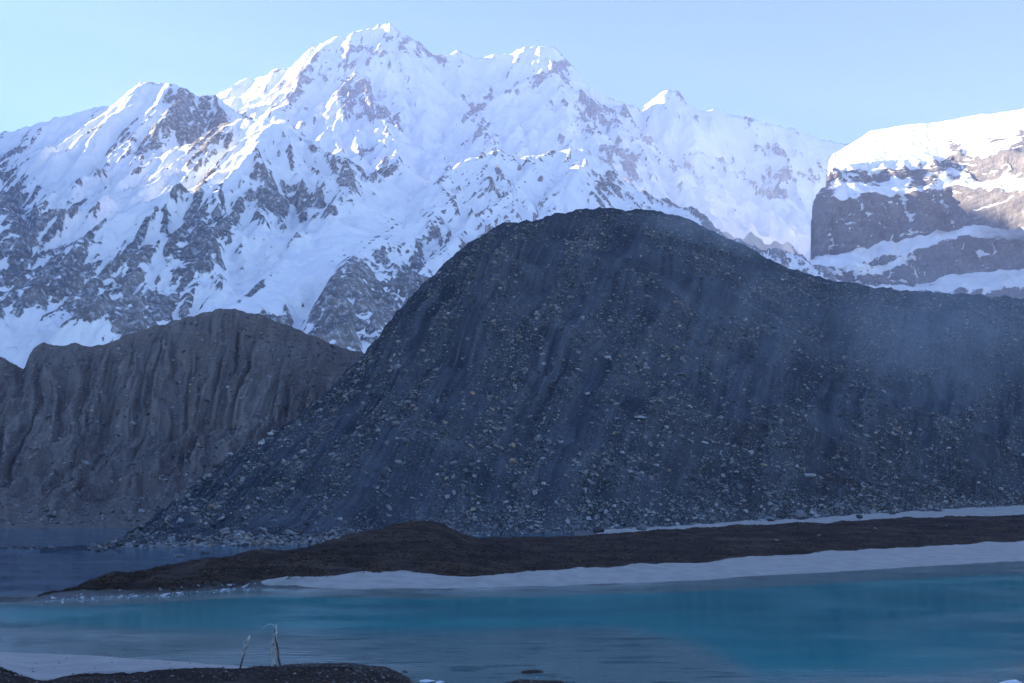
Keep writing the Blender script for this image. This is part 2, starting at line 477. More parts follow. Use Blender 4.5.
def terrace_mountain():
    us = np.concatenate([np.arange(740, 798, 6.0), np.arange(798, 836, 0.5), np.arange(836, 1100, 1.5), np.arange(1100, 1501, 8.0)])
    E = lambda e: [(740, 760), (e - 0.7, 560)]
    rows = [
        (E(803) + [(803, 332), (1024, 330), (1500, 330)], 2650),
        (E(804) + [(804, 303), (860, 301), (905, 293), (960, 291), (1024, 287), (1500, 270)], 2740),
        (E(805) + [(805, 292), (860, 288), (905, 285), (940, 279), (1024, 267), (1500, 245)], 2830),
        (E(807) + [(807, 269), (840, 266), (870, 262), (890, 253), (975, 236), (1000, 240), (1024, 238), (1500, 215)], 2855),
        (E(808) + [(808, 256), (840, 252), (870, 249), (890, 240), (975, 225), (1000, 231), (1024, 228), (1500, 205)], 2925),
        (E(811) + [(811, 203), (816, 197), (850, 199), (880, 193), (920, 190), (950, 188), (1024, 196), (1500, 170)], 2950),
        (E(814) + [(814, 198), (820, 190), (840, 185), (880, 178), (920, 174), (950, 172), (1024, 180), (1500, 155)], 3040),
        (E(824) + [(824, 182), (830, 173), (850, 167), (900, 165), (940, 161), (960, 152), (1024, 152), (1500, 120)], 3075),
        (E(828.5) + [(828.5, 162), (833, 154), (845, 147), (870, 132), (895, 126), (920, 123), (940, 122), (960, 118), (985, 114), (1000, 112), (1024, 109), (1100, 103), (1500, 60)], 3800),
    ]
    pys, Ys = [], []
    for k, (pts, Y) in enumerate(rows):
        py = line(us, pts)
        yy = np.full_like(us, float(Y))
        if k >= 8:
            yy = np.interp(us, [740, 800, 840, 930, 1024, 1200, 1500], [3250, 3300, 3650, 3560, 3330, 3250, 3250])
        else:
            yy += -4.6 * np.clip(us - 948, 0, 90) * (k >= 4) - 1.6 * np.clip(us - 948, 0, 90) * (k < 4)
            yy += 60 * np.sin(us / 37.0) * 0.35
        if k == 8: py = py + 1.6 * fbm(us / 26, us * 0, 4, 99) * (us > 835)
        pys.append(py); Ys.append(yy)
    pys = np.array(pys); Ys = np.array(Ys)
    Xk = np.array([at(us, pys[k], Ys[k])[0] for k in range(len(rows))])
    Zk = np.array([at(us, pys[k], Ys[k])[2] for k in range(len(rows))])
    # dense rows
    t = np.concatenate([np.linspace(k, k + 1, n, endpoint=False) for k, n in enumerate((16, 22, 20, 24, 34, 22, 14, 60))] + [[8.0]])
    k0 = np.clip(np.floor(t).astype(int), 0, 7); f = (t - k0)[:, None]
    Yv = (Ys[k0] * (1 - f) + Ys[k0 + 1] * f).T
    Xv = (Xk[k0] * (1 - f) + Xk[k0 + 1] * f).T
    Zv = (Zk[k0] * (1 - f) + Zk[k0 + 1] * f).T
    T = np.broadcast_to(t, Yv.shape)
    # back side
    nb = 14
    b = np.linspace(0.05, 1, nb)[None, :]
    Yb = Yv[:, -1:] + b * 1100; Xb = Xv[:, -1:] * (Yb / Yv[:, -1:]); Zb = Zv[:, -1:] - b * 700
    X = np.concatenate([Xv, Xb], 1); Y = np.concatenate([Yv, Yb], 1); Z = np.concatenate([Zv, Zb], 1)
    T = np.concatenate([T, np.full(Yb.shape, 8.0)], 1)
    sky = np.clip(np.abs(T - 8.0) * 1.3, 0, 1)
    U = np.broadcast_to(us[:, None], X.shape)
    # relief: buttresses and ribs push the cliff towards or away from the viewer
    cliff = ((T > 2) & (T < 3)) | ((T > 4) & (T < 5)) | ((T > 6) & (T < 7)) | (T < 1)
    cl = blur(blur(cliff.astype(float), 2), 2)
    Y2 = Y + (ridged(X / 90, Z / 260, 5, 81) - 1.1) * 26 * cl * sky + fbm(X / 160, Z / 300, 4, 83) * np.where(T > 7.1, 6, 34) * (0.2 + sky * 0.8)
    Y2 += fbm(X / 22, Z / 30, 4, 85) * np.where(T > 7.1, 1.5, 5) * sky
    lay = perlin(Z / 11 + X * 0.02 + 1.2 * fbm(X / 70, Z / 90, 3, 88), X / 260, 86) + 0.6 * perlin(Z / 5 + X * 0.012, X / 120, 90)
    Y2 += lay * 9 * cl * sky
    Z2 = Z + fbm(X / 110, Y / 150, 4, 87) * np.where(T > 7.1, 2.0, 10.0) * (0.15 + 0.85 * sky) + (ridged(X / 60, Y / 110, 4, 89) - 1.0) * np.where(T > 7.1, 0.8, 8.0) * sky
    X2 = X + fbm(Z / 60, Y / 90, 4, 91) * np.where(T > 7.1, 2, 9) * sky
    snow = np.select([T < 1, T < 2, T < 3, T < 4, T < 5, T < 6, T < 7, T <= 9], [0.12, 0.80, 0.08, 0.82, 0.05, 0.88, 0.42, 0.98])
    snow = blur(snow, 2) + 0.24 * fbm(X / 60, Z / 40, 4, 93)
    snow += cl * 0.42 * sstep(0.30, 0.75, lay)
    snow += cl * (0.34 * fbm(X / 16, Z / 55, 4, 97) + 0.5 * sstep(0.14, 0.02, np.abs(perlin(X / 30 + Z / 55, Z / 70 - X / 90, 98))) - 0.12)
    snow -= 0.45 * sstep(945, 985, U) * (T > 6.6) * (T < 7.5) * (0.5 + fbm(X / 50, Y / 50, 3, 95))
    snow -= 0.6 * np.exp(-((U - 822) / 10) ** 2) * (T > 5)
    snow += patch(*bearing(X2, Y2, Z2), [(840, 262, 34, 6, 8, 0.6), (895, 264, 30, 4, -18, 0.8), (860, 272, 30, 5, 0, 0.5), (868, 215, 3, 16, -25, 0.5), (905, 205, 4, 24, -20, 0.6), (945, 205, 3, 14, -25, 0.3), (1005, 232, 22, 4, -3, 0.7), (955, 150, 16, 8, 35, -0.5), (1000, 158, 22, 7, -20, -0.65), (1022, 150, 8, 16, 0, -0.9), (870, 128, 8, 2, 0, -0.5), (930, 140, 18, 1.6, -8, -0.4), (975, 185, 20, 10, 20, -0.3), (850, 180, 12, 8, 0, 0.2), (880, 182, 30, 7, 0, -0.3), (930, 180, 22, 9, 0, -0.5)])
    o = grid_obj('cliff_mountain', X2, Y2, Z2, MAT_RIGHT, {'snow': np.clip(snow, -1, 2)})
    tag(o, 'banded cliff mountain with snow ledges and sunlit snow cap', 'mountain', kind='structure')


terrace_mountain()


# --- unseen mountain wall left of the view, shaped to keep the lake basin shaded
def side_wall():
    xs = np.arange(-6200, -2300, 38.0); ys = np.arange(-900, 6900, 38.0)
    X, Y = np.meshgrid(xs, ys, indexing='ij')
    crest = np.interp(Y, [-900, 1500, 3000, 3400, 3540, 3650, 3900, 4000, 4100, 4300, 4430, 4630, 4800, 5050, 5400, 7000], [1350, 1560, 1670, 1720, 1755, 1800, 1865, 1900, 1960, 2330, 2415, 2470, 2430, 2060, 1930, 1700])  # crest heights fitted to where the shadow line should fall on the peaks
    line_x = -4050 + fbm(Y / 900, Y * 0 + 3, 3, 60) * 120
    d = np.abs(X - line_x)
    H = crest - 1700 * (1 - np.exp(-d * 1.25 / 1700))
    gx, gy = np.gradient(H, 38.0)
    H = H + gullies(X, Y, gx, gy, 420, 3, 0.5, 40) * 45 * (0.2 + 0.8 * (1 - np.exp(-d / 250))) + fbm(X / 300, Y / 300, 4, 62) * 22
    m = np.hypot(*np.gradient(H, 38.0))
    s = 0.7 - 0.4 * sstep(0.9, 1.8, m) + 0.25 * fbm(X / 200, Y / 200, 4, 64) - 0.5 * sstep(700, 300, H)
    o = grid_obj('shade_wall', X, Y, H, MAT_MAIN, {'snow': s})
    tag(o, 'unseen snow streaked mountain wall at left, shaped to shade the valley', 'mountain', kind='structure')


side_wall()


# ------------------------------------------------------------------ moraines
def moraine_mat(name, dark, pale, warm, px_m, bedw=0.3):
    t = NT(name)
    p = t.pos()
    fine = t.noise(p, 1.1 / px_m, 6, 0.7)
    grit = t.noise(p, 3.0 / px_m, 3, 0.7)
    big = t.noise(p, 0.03 / px_m, 5, 0.6)
    v = t.n('ShaderNodeTexVoronoi', feature='F1')
    v.inputs['Scale'].default_value = 0.55 / px_m
    t.l(p, v.inputs['Vector'])
    stonem = t.maprange(v.outputs['Distance'], 0.10, 0.34, 1, 0)
    pick = t.n('ShaderNodeSeparateColor'); t.l(v.outputs['Color'], pick.inputs[0])
    pk = t.maprange(pick.outputs[0], 0.62, 0.9)
    c = t.mix(t.math('MULTIPLY', t.attr('streak'), 1.0), dark, pale)
    c = t.mix(t.math('MULTIPLY', t.attr('warm'), t.maprange(big, 0.3, 0.7, 0.5, 1.0)), c, warm)
    cx = t.n('ShaderNodeCombineXYZ')
    t.l(t.math('MULTIPLY', t.attr('across'), 0.16), cx.inputs[0]); t.l(t.math('MULTIPLY', t.attr('along'), 7.0), cx.inputs[1])
    run = t.noise(cx.outputs[0], 1.0, 6, 0.72, 0.15)
    cz = t.n('ShaderNodeCombineXYZ')
    t.l(t.math('MULTIPLY', t.attr('across'), 0.10), cz.inputs[0]); t.l(t.math('MULTIPLY', t.attr('along'), 60.0), cz.inputs[1])
    bed = t.noise(cz.outputs[0], 1.0, 5, 0.7)
    c = t.mix(t.maprange(bed, 0.55, 0.70, 0, bedw), c, pale)
    c = t.mix(t.maprange(run, 0.52, 0.68, 0, 0.65), c, pale)
    c = t.mix(t.maprange(run, 0.46, 0.34, 0, 0.55), c, tuple(x * 0.55 for x in dark))
    c = t.mix(t.maprange(fine, 0.35, 0.7, 0.0, 0.5), c, tuple(x * 0.42 for x in dark))
    c = t.mix(t.math('MULTIPLY', t.math('MULTIPLY', stonem, pk), 0.75), c, (0.22, 0.22, 0.225))
    c = t.mix(t.maprange(grit, 0.60, 0.75, 0, 0.5), c, (0.2, 0.2, 0.205))
    h = t.math('ADD', fine, t.math('MULTIPLY', grit, 0.4))
    h = t.math('ADD', h, t.math('MULTIPLY', stonem, 0.6))
    t.bsdf(c, 0.95, t.bump(h, 0.9, 0.9 * px_m), 0.1)
    return t.m


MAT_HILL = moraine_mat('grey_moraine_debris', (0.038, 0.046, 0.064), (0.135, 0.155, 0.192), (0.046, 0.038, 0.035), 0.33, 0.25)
MAT_RIDGE = moraine_mat('brown_moraine_debris', (0.125, 0.114, 0.114), (0.30, 0.275, 0.265), (0.19, 0.152, 0.13), 0.6, 0.7)

# foot: px -> (y, z); crest: px -> (py, y)
foot_pts = np.array([(40, 162, -2.5), (85, 166, -1.5), (110, 171, -0.5), (170, 176, -0.2), (250, 182, -0.2), (340, 190, -0.2), (450, 214, -0.2), (520, 228, -0.1), (600, 236, 0.6), (690, 246, 1.3), (760, 257, 1.9), (850, 281, 2.8), (940, 308, 3.8), (1024, 330, 4.6), (1200, 380, 5.5), (1600, 450, 7)], float)
crest_pts = np.array([(40, 549.5, 164), (85, 547, 170), (110, 542, 177), (135, 529, 190), (165, 509, 208), (200, 482, 230), (230, 457, 252), (260, 439, 272), (290, 420, 295), (330, 386, 325), (360, 356, 348), (385, 327, 370), (405, 301, 388), (440, 269, 415), (470, 243, 440), (490, 230, 458), (505, 222, 470), (520, 218, 480), (545, 213, 495), (575, 209, 508), (600, 208, 516), (622, 207, 520), (640, 209, 523), (680, 217, 528), (720, 234, 528), (760, 252, 526), (790, 268, 522), (830, 280, 520), (880, 288, 520), (940, 293, 522), (1024, 298, 525), (1200, 300, 545), (1600, 310, 580)], float)


def build_hill():
    us = np.concatenate([np.linspace(40, 1080, 860), np.linspace(1083, 1600, 110)])
    fy = np.interp(us, foot_pts[:, 0], foot_pts[:, 1]); fz = np.interp(us, foot_pts[:, 0], foot_pts[:, 2])
    cpy = np.interp(us, crest_pts[:, 0], crest_pts[:, 1]); cyy = np.interp(us, crest_pts[:, 0], crest_pts[:, 2])
    k = np.ones(9) / 9
    for _ in range(2):
        cyy = np.convolve(np.pad(cyy, 4, mode='edge'), k, 'valid')
        cpy = np.convolve(np.pad(cpy, 2, mode='edge'), np.ones(5) / 5, 'valid')
        fy = np.convolve(np.pad(fy, 4, mode='edge'), k, 'valid')
    cx_, _, cz_ = at(us, cpy, cyy)
    ss = np.concatenate([np.linspace(-0.06, 1, 340), np.linspace(1.006, 1.7, 60)])
    S = np.broadcast_to(ss, (len(us), len(ss)))
    U = np.broadcast_to(us[:, None], S.shape)
    Y = fy[:, None] + (cyy - fy)[:, None] * S
    sl = (cx_ / cyy)[:, None]
    X = sl * Y
    Hh = (cz_ - fz)[:, None]
    prof = np.where(S <= 1, np.clip(S, 0, 1) ** 1.10, 1 - np.clip(S - 1, 0, 1) ** 1.25 * 1.3)
    Z = fz[:, None] + Hh * prof + np.where(S < 0, S * 30, 0)
    # relief; fades out at the foot
    fade = sstep(0.0, 0.10, S) * sstep(60, 260, U) * 0.85 + 0.15
    crest = 1 - 0.6 * np.exp(-((S - 1) / 0.04) ** 2)
    wob = fbm(X / 38, S * 5, 4, 106)
    lean = np.interp(U, [100, 450, 620, 800, 1024], [360, 290, 190, 90, 30])
    G = U - lean * S + wob * 8
    g1 = ridged(G / 46, S * 1.1, 4, 101) - 1.1
    g2 = ridged(G / 17, S * 2.6, 4, 103) - 1.1
    big = fbm(X / 75, Y / 75, 4, 105)
    brk = 0.35 + 0.9 * np.clip(0.5 + fbm(X / 55, S * 4, 3, 108), 0, 1)
    Z = Z + (big * 5.0 + (g1 * 1.5 * sstep(0.1, 0.4, S) + g2 * 0.45) * brk) * fade * crest * np.interp(U, [100, 280, 520], [0.25, 0.5, 1.0])
    # slumped ledges across the upper face
    led = np.sin((S * 6.5 + fbm(X / 60, Y / 60, 3, 107) * 0.8) * 2 * np.pi)
    Z = Z + led * 1.7 * np.clip(0.4 + fbm(X / 45, Y / 45, 3, 110), 0, 1.2) * sstep(0.3, 0.55, S) * sstep(1.0, 0.9, S) * sstep(380, 460, U)
    Z = Z + (fbm(X / 9, Y / 9, 4, 109) * 0.9 + fbm(X / 2.6, Y / 2.6, 3, 111) * 0.32) * (0.25 + 0.75 * fade) * np.where(np.abs(S - 1) < 0.03, 1.1, 1)
    streak = np.clip(0.33 + 0.36 * fbm(G / 26, S * 3.0, 4, 113) + 0.22 * fbm(G / 9, S * 4.5, 3, 115) + 0.3 * fbm(X / 18, Y / 18, 4, 116), 0, 1)
    # pale debris chutes
    for (g0, wd, sa, sb, k) in ((150, 5, .35, .8, .8), (262, 7, .2, .75, .7), (330, 6, .45, .9, .9), (385, 9, .15, .7, .6), (447, 5, .3, .85, .9), (520, 10, .1, .6, .6), (590, 7, .3, .8, .8), (668, 9, .05, .6, .7), (735, 6, .35, .9, .7), (845, 12, .3, .85, .7), (905, 8, .1, .6, .6), (965, 10, .2, .8, .7), (60, 6, .3, .8, .6), (-20, 5, .4, .9, .7), (200, 4, .1, .7, .6)):
        c_ = np.exp(-((G - g0) / (wd * (1.6 - S))) ** 2) * sstep(sa - .08, sa + .08, S) * sstep(sb + .08, sb - .08, S)
        Z = Z - 0.8 * c_ * np.interp(U, [100, 280, 520], [0.2, 0.5, 1.0])
        streak = np.maximum(streak, c_ * k * np.clip(.8 + .5 * fbm(X / 12, Y / 12, 3, 119), 0, 1.2))
    streak = np.clip(streak, 0, 1)
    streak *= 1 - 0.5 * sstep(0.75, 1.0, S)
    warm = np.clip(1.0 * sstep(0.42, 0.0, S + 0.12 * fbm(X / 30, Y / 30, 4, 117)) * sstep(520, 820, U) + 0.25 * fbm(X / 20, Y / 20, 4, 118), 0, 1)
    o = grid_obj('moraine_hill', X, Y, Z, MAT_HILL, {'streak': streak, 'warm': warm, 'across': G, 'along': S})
    tag(o, 'big dark grey moraine hill of scree above the turquoise lake', 'hill', kind='structure')
    return us, ss, np.stack([X, Y, Z], -1)


hill_u, hill_s, HILL = build_hill()


def on_hill(u, s):
    i = np.interp(u, hill_u, np.arange(len(hill_u))); j = np.interp(s, hill_s, np.arange(len(hill_s)))
    i0 = np.clip(i.astype(int), 0, len(hill_u) - 2); j0 = np.clip(j.astype(int), 0, len(hill_s) - 2)
    a = (i - i0)[:, None]; b = (j - j0)[:, None]
    return (HILL[i0, j0] * (1 - a) * (1 - b) + HILL[i0 + 1, j0] * a * (1 - b) + HILL[i0, j0 + 1] * (1 - a) * b + HILL[i0 + 1, j0 + 1] * a * b)


def hill_at_pixel(px, py):
    """point of the hill's front face seen at px, py in the survey photo"""
    s = np.linspace(0, 1, 400)
    pts = on_hill(np.full(400, float(px)), s)
    # columns are bearings, so only the height has to be matched
    u, v = bearing(pts[:, 0], pts[:, 1], pts[:, 2])
    return pts[np.argmin(np.abs(v - py))]


def build_ridge():
    us = np.linspace(-420, 520, 620)
    L = [
        ([(-420, 529), (0, 529), (60, 528), (100, 530), (250, 530), (520, 530)], 262),
        ([(-420, 480), (0, 490), (100, 480), (250, 470), (520, 460)], 345),
        ([(-420, 430), (0, 445), (100, 440), (200, 425), (300, 410), (520, 400)], 425),
        ([(-420, 350), (-60, 340), (0, 357), (24, 369), (29, 355), (34, 348), (45, 342), (60, 346), (75, 343), (90, 347), (105, 346), (130, 333), (160, 325), (190, 316), (215, 310), (232, 308), (260, 315), (300, 330), (340, 347), (380, 360), (520, 400)], 580),
    ]
    ys = np.array([np.full_like(us, l[1]) for l in L])
    ys[3] += 25 * np.sin(us / 60)
    pys = np.array([line(us, l[0]) for l in L])
    Xk, _, Zk = at(np.broadcast_to(us, ys.shape), pys, ys)
    t = np.concatenate([np.linspace(-0.15, 0, 8, endpoint=False), np.linspace(0, 1, 60, endpoint=False), np.linspace(1, 2, 70, endpoint=False), np.linspace(2, 3, 150)])
    k0 = np.clip(np.floor(t).astype(int), 0, 2); f = (t - k0)[:, None]
    Y = (ys[k0] * (1 - f) + ys[k0 + 1] * f).T; Z = (Zk[k0] * (1 - f) + Zk[k0 + 1] * f).T
    X = (Xk[k0] * (1 - f) + Xk[k0 + 1] * f).T
    b = np.linspace(0.03, 1, 25)[None, :]
    Yb = Y[:, -1:] + b * 190; Xb = X[:, -1:] * Yb / Y[:, -1:]; Zb = Z[:, -1:] - b * 115
    T = np.concatenate([np.broadcast_to(t, Y.shape), 3 + b + 0 * Yb], 1)
    X = np.concatenate([X, Xb], 1); Y = np.concatenate([Y, Yb], 1); Z = np.concatenate([Z, Zb], 1)
    U = np.broadcast_to(us[:, None], X.shape)
    up = sstep(1.2, 2.3, T)
    crest = (1 - 0.85 * np.exp(-((T - 3) / 0.14) ** 2)) * (1 - 0.75 * sstep(238, 275, U) * sstep(2.0, 2.5, T))
    G = U + 26 * (3 - T) + 11 * fbm(U / 46, T * 1.2, 4, 121)
    # deep parallel rain gullies in the steep upper wall
    g = np.abs(perlin(G / 21, T * 0.25, 123)) * 2 + 0.5 * np.abs(perlin(G / 9, T * 0.4, 124))
    mod = 0.35 + 0.9 * np.clip(0.5 + fbm(U / 60, T * 1.7, 3, 122), 0, 1)
    Z = Z + ((g - 0.9) * 4.2 * mod * up + (ridged(G / 30, T * 0.9, 4, 125) - 1.1) * 2.6 * sstep(0.1, 0.8, T) * crest + (ridged(G / 8, T * 1.1, 4, 126) - 1.0) * 1.9 * sstep(0.6, 1.6, T)) * crest + ((0 * T) * sstep(0.1, 0.8, T)) * crest
    Z = Z + fbm(X / 45, Y / 45, 4, 127) * 2.6 * sstep(0, 0.5, T) * crest + fbm(X / 7, Y / 7, 4, 129) * 0.9 * sstep(0, 0.2, T)
    streak = np.clip(0.3 + 0.35 * (g - 0.5) * up + 0.4 * fbm(G / 14, T * 0.8, 4, 131), 0, 1)
    warm = np.clip(0.35 + 0.4 * sstep(1.6, 3, T) + 0.5 * fbm(X / 40, Y / 40, 4, 133), 0, 1)
    streak = np.clip(streak + 0.45 * (ridged(G / 8, T * 1.1, 4, 126) - 1.0) * up, 0, 1)
    o = grid_obj('moraine_ridge', X, Y, Z, MAT_RIDGE, {'streak': streak, 'warm': warm, 'across': G, 'along': T * 0.4})
    tag(o, 'brown gullied moraine ridge across the lake on the left', 'hill', kind='structure')
    return X, Y, Z


RX, RY, RZ = build_ridge()


# ------------------------------------------------------------------ ground: lake bed, spit, beaches, near bank
def lv(pts):
    """shore line given in the survey photo -> (slope x/y, y) at water level"""
    a = np.array(pts, float)
    x, y = on_level(a[:, 0], a[:, 1], a[:, 2] if a.shape[1] > 2 else 0.0)
    return x / y, y


def px2k(px):
    return (np.asarray(px, float) - CX) / F_PX


NEAR_SHORE = lv([(-600, 648), (-200, 650), (0, 653), (60, 655), (100, 657), (160, 661), (200, 664), (250, 668), (300, 664), (350, 663), (385, 667), (405, 676), (420, 688), (480, 684), (520, 679.5), (560, 680), (590, 686), (640, 705), (760, 735), (1000, 690), (1024, 684), (1100, 660), (1400, 640)])
DEEP_NEAR = lv([(-600, 622), (0, 630), (200, 637), (340, 641), (470, 640), (560, 634), (620, 636), (690, 652), (760, 690), (1000, 682), (1024, 672), (1400, 630)])
FAR_SHORE = lv([(-600, 612), (-100, 606), (0, 603), (60, 599), (110, 597), (150, 595), (205, 591), (265, 587), (340, 589), (440, 589), (560, 586), (690, 581), (760, 576), (850, 571), (1024, 561), (1300, 548), (1700, 536)])
DEEP_FAR = lv([(-600, 625), (0, 612), (60, 608), (150, 602), (265, 596), (340, 597), (440, 598), (560, 596), (690, 591), (760, 587), (850, 582), (1024, 573), (1300, 560), (1700, 545)])
SNOW_TOP = lv([(-600, 606, 0.3), (0, 600, 0.2), (62, 592, .25), (150, 590, .3), (262, 586, .3), (275, 585, .35), (300, 581, .5), (350, 574.5, .7), (400, 571, .8), (440, 573, .8), (480, 575, .8), (540, 571, .8), (620, 568, .8), (690, 563, .8), (760, 556, .8), (850, 551, .8), (940, 546, .8), (1024, 541, .8), (1300, 530, .8), (1700, 524, .8)])


def atl(pts):
    a = np.array(pts, float)
    x, y, z = at(a[:, 0], a[:, 1], a[:, 2])
    return x / y, y, z


SPIT_TOP = atl([(-600, 612, 94), (0, 608, 95), (58, 600, 99), (68, 590, 101), (100, 578, 106), (150, 569, 112), (200, 559, 118), (250, 551.5, 124), (310, 546, 130), (345, 538, 138), (370, 530, 144), (400, 524, 149), (425, 522, 152), (445, 526, 155), (460, 533, 158), (480, 537, 164), (540, 537.5, 175), (600, 535, 183), (690, 530, 196), (800, 523.5, 214), (900, 520, 236), (1024, 516, 266), (1300, 508, 330), (1700, 500, 400)])
kk = px2k([-600, 0, 62, 110, 200, 340, 425, 480, 540, 580, 620, 690, 800, 900, 1024, 1300, 1700])
BACK_Y = np.array([100, 99, 103, 112, 126, 143, 165, 176, 188, 196, 202, 214, 235, 258, 286, 350, 430.])
BACK_Z = np.array([-.5, -.5, -.5, -.5, -.5, -.5, -.5, -.4, -.2, .3, 0.9, 1.3, 1.8, 2.1, 2.6, 3.4, 4.0])
FOOT_K = px2k(foot_pts[:, 0]); FOOT_Y = foot_pts[:, 1]; FOOT_Z = foot_pts[:, 2]


def ground_field(K, Y):
    """height of the ground at bearing K = x/y and range Y"""
    I = lambda L: np.interp(K, L[0], L[1])
    ns, dn, df, fs, st, top = I(NEAR_SHORE), I(DEEP_NEAR), I(DEEP_FAR), I(FAR_SHORE), I(SNOW_TOP), I(SPIT_TOP)
    topz = np.interp(K, SPIT_TOP[0], SPIT_TOP[2])
    by, bz = np.interp(K, kk, BACK_Y), np.interp(K, kk, BACK_Z)
    fty = np.interp(K, np.concatenate([[-2, px2k(-60), px2k(38)], FOOT_K]), np.concatenate([[300, 300, 290], FOOT_Y]))
    ftz = np.interp(K, np.concatenate([[-2, px2k(-60), px2k(38)], FOOT_K]), np.concatenate([[-2.5, -2.5, -2.5], FOOT_Z]))
    dn = np.maximum(dn, ns + 1.0); df = np.maximum(df, dn + 16); fs = np.maximum(fs, df + 2)
    st = np.maximum(st, fs + 1.2); top = np.maximum(top, st + 2); by = np.maximum(by, top + 3)
    fty = np.maximum(fty, by + 4)
    nb = np.minimum(np.interp(K, px2k([-600, 0, 58, 100, 180, 300, 350, 390, 430, 520, 560, 600, 1700]), [52.0, 52.0, 49.4, 51.2, 51.4, 52, 52, 50.5, 46, 47.5, 47.5, 44, 44]), ns - 1.0)
    nz = np.interp(K, px2k([-600, 0, 50, 100, 180, 300, 350, 390, 420, 480, 520, 560, 600, 1000, 1700]), [1.2, 1.2, .7, .78, .85, .95, .95, .75, .1, .1, .35, .35, -.3, -.3, .3])
    snowz = np.interp(K, SNOW_TOP[0], np.interp(SNOW_TOP[0], px2k([0, 262, 300, 400, 1700]), [.2, .3, .6, .8, .8]))
    mid_y = top * 0.6 + st * 0.4
    knots = [(0 * K - 400, 0 * K + 7.4), (0 * K + 3, 0 * K + 7.2), (nb - 6, nz + 0.15), (nb, nz), (ns, 0 * K), (dn, 0 * K - .55), (dn + 13, 0 * K - 3.5), (df - 2, 0 * K - 3.5), (df, 0 * K - .55), (fs, 0 * K), (st, snowz), (mid_y, snowz + (topz - snowz) * 0.72), (top, topz), (by, bz), (by + 3, np.where(bz < 0.2, -2.5, bz)), (fty - 2, np.where(bz < 0.2, -1.5, ftz)), (fty, ftz), (fty + 40, ftz - 4), (fty + 60, ftz * 0 - 3), (fty * 0 + 9e4, ftz * 0 - 3)]
    Z = np.zeros_like(Y)
    for (y0, z0), (y1, z1) in zip(knots[:-1], knots[1:]):
        y1 = np.maximum(y1, y0 + 0.05)
        t = (Y - y0) / (y1 - y0)
        Z = np.where(t >= 0, z0 + (z1 - z0) * np.clip(t, 0, 1), Z)
    return Z, dict(ns=ns, dn=dn, df=df, fs=fs, st=st, top=top, by=by, fty=fty, nb=nb)


gpx = np.concatenate([np.linspace(-2500, -320, 60, endpoint=False), np.linspace(-320, 1340, 760, endpoint=False), np.linspace(1340, 3500, 60)])
gy = np.concatenate([[-300, -60, -20, 2, 10, 20, 30], np.arange(36, 75, 0.22), np.arange(75, 130, 0.35), np.arange(130, 270, 0.75), np.arange(270, 420, 2.5), np.geomspace(420, 9000, 30)])
GK, GYY = np.meshgrid(px2k(gpx), gy, indexing='ij')
# behind the camera the fan opens from a point 60 m further back, so the sheet never folds
GXX = GK * np.maximum(GYY, 40.0)
GZ, GL = ground_field(GK, GYY)
GZ = (lambda a: a)(GZ)
for _ in range(3):
    b_ = np.pad(GZ, ((0, 0), (1, 1)), mode='edge'); GZ = (b_[:, :-2] + 2 * GZ + b_[:, 2:]) / 4
land = sstep(-0.3, 0.5, GZ)
GN = fbm(GXX / 6, GYY / 6, 5, 151) * 0.28 + fbm(GXX / 1.3, GYY / 1.3, 4, 153) * 0.09
spitm = sstep(-2.0, 1.5, GYY - GL['st']) * sstep(0, 8, GL['by'] + 2 - GYY)
strip = sstep(-1, .5, GYY - GL['fs']) * sstep(2.5, -0.5, GYY - GL['st']) * (GK > px2k(255)) + (GYY > GL['nb'] + .5) * (GYY < GL['ns'] + 1)
GZ = GZ + GN * (1 - 0.85 * np.clip(strip, 0, 1)) * (0.15 + 0.85 * land) * np.where(GYY > 70, 1, 0.55)
GZ = GZ + spitm * (fbm(GXX / 14, GYY / 9, 4, 155) * 0.5)
GZ = GZ + 0.10 * fbm(GXX / 4, GYY / 4, 3, 157) * (GZ > -1.2) * (1 - 0.8 * np.clip(strip, 0, 1))
turf = np.clip(spitm + (GYY < 62), 0, 1)
# stony frozen bar that joins the moraine foot on the left
bar = np.exp(-((GYY - (171 + 3 * np.sin(GK * 40))) / 2.2) ** 2) * sstep(px2k(115), px2k(80), GK)
GZ = GZ + bar * 2.05 * (GZ < 0)


def turf_mat():
    t = NT('brown_turf_ground')
    p = t.pos()
    a = t.noise(p, 0.35, 6, 0.65)
    b = t.noise(p, 2.2, 6, 0.7)
    c2 = t.noise(p, 9.0, 4, 0.7)
    c = t.mix(t.maprange(a, 0.35, 0.68), (0.040, 0.027, 0.022), (0.090, 0.058, 0.042))
    c = t.mix(t.maprange(b, 0.42, 0.7, 0, 0.7), c, (0.02, 0.016, 0.014))
    c = t.mix(t.maprange(c2, 0.62, 0.75, 0, 0.55), c, (0.14, 0.11, 0.085))
    lay = t.noise(t.pos((0.02, 0.22, 0.9)), 1.0, 4, 0.6)
    c = t.mix(t.maprange(lay, 0.42, 0.6, 0, 0.75), c, (0.022, 0.017, 0.016))
    c = t.mix(t.maprange(lay, 0.40, 0.30, 0, 0.5), c, (0.115, 0.085, 0.068))
    silt = t.mix(t.maprange(b, 0.3, 0.7), (0.10, 0.105, 0.105), (0.16, 0.165, 0.165))
    c = t.mix(t.attr('turf'), silt, c)
    h = t.math('ADD', a, t.math('ADD', t.math('MULTIPLY', b, 0.5), t.math('MULTIPLY', c2, 0.15)))
    t.bsdf(c, 0.95, t.bump(h, 0.9, 0.35), 0.1)
    return t.m


MAT_TURF = turf_mat()
tag(grid_obj('ground', GXX, GYY, GZ, MAT_TURF, {'turf': turf}), 'dark brown turf spit and lake shore ground', 'ground', kind='structure')


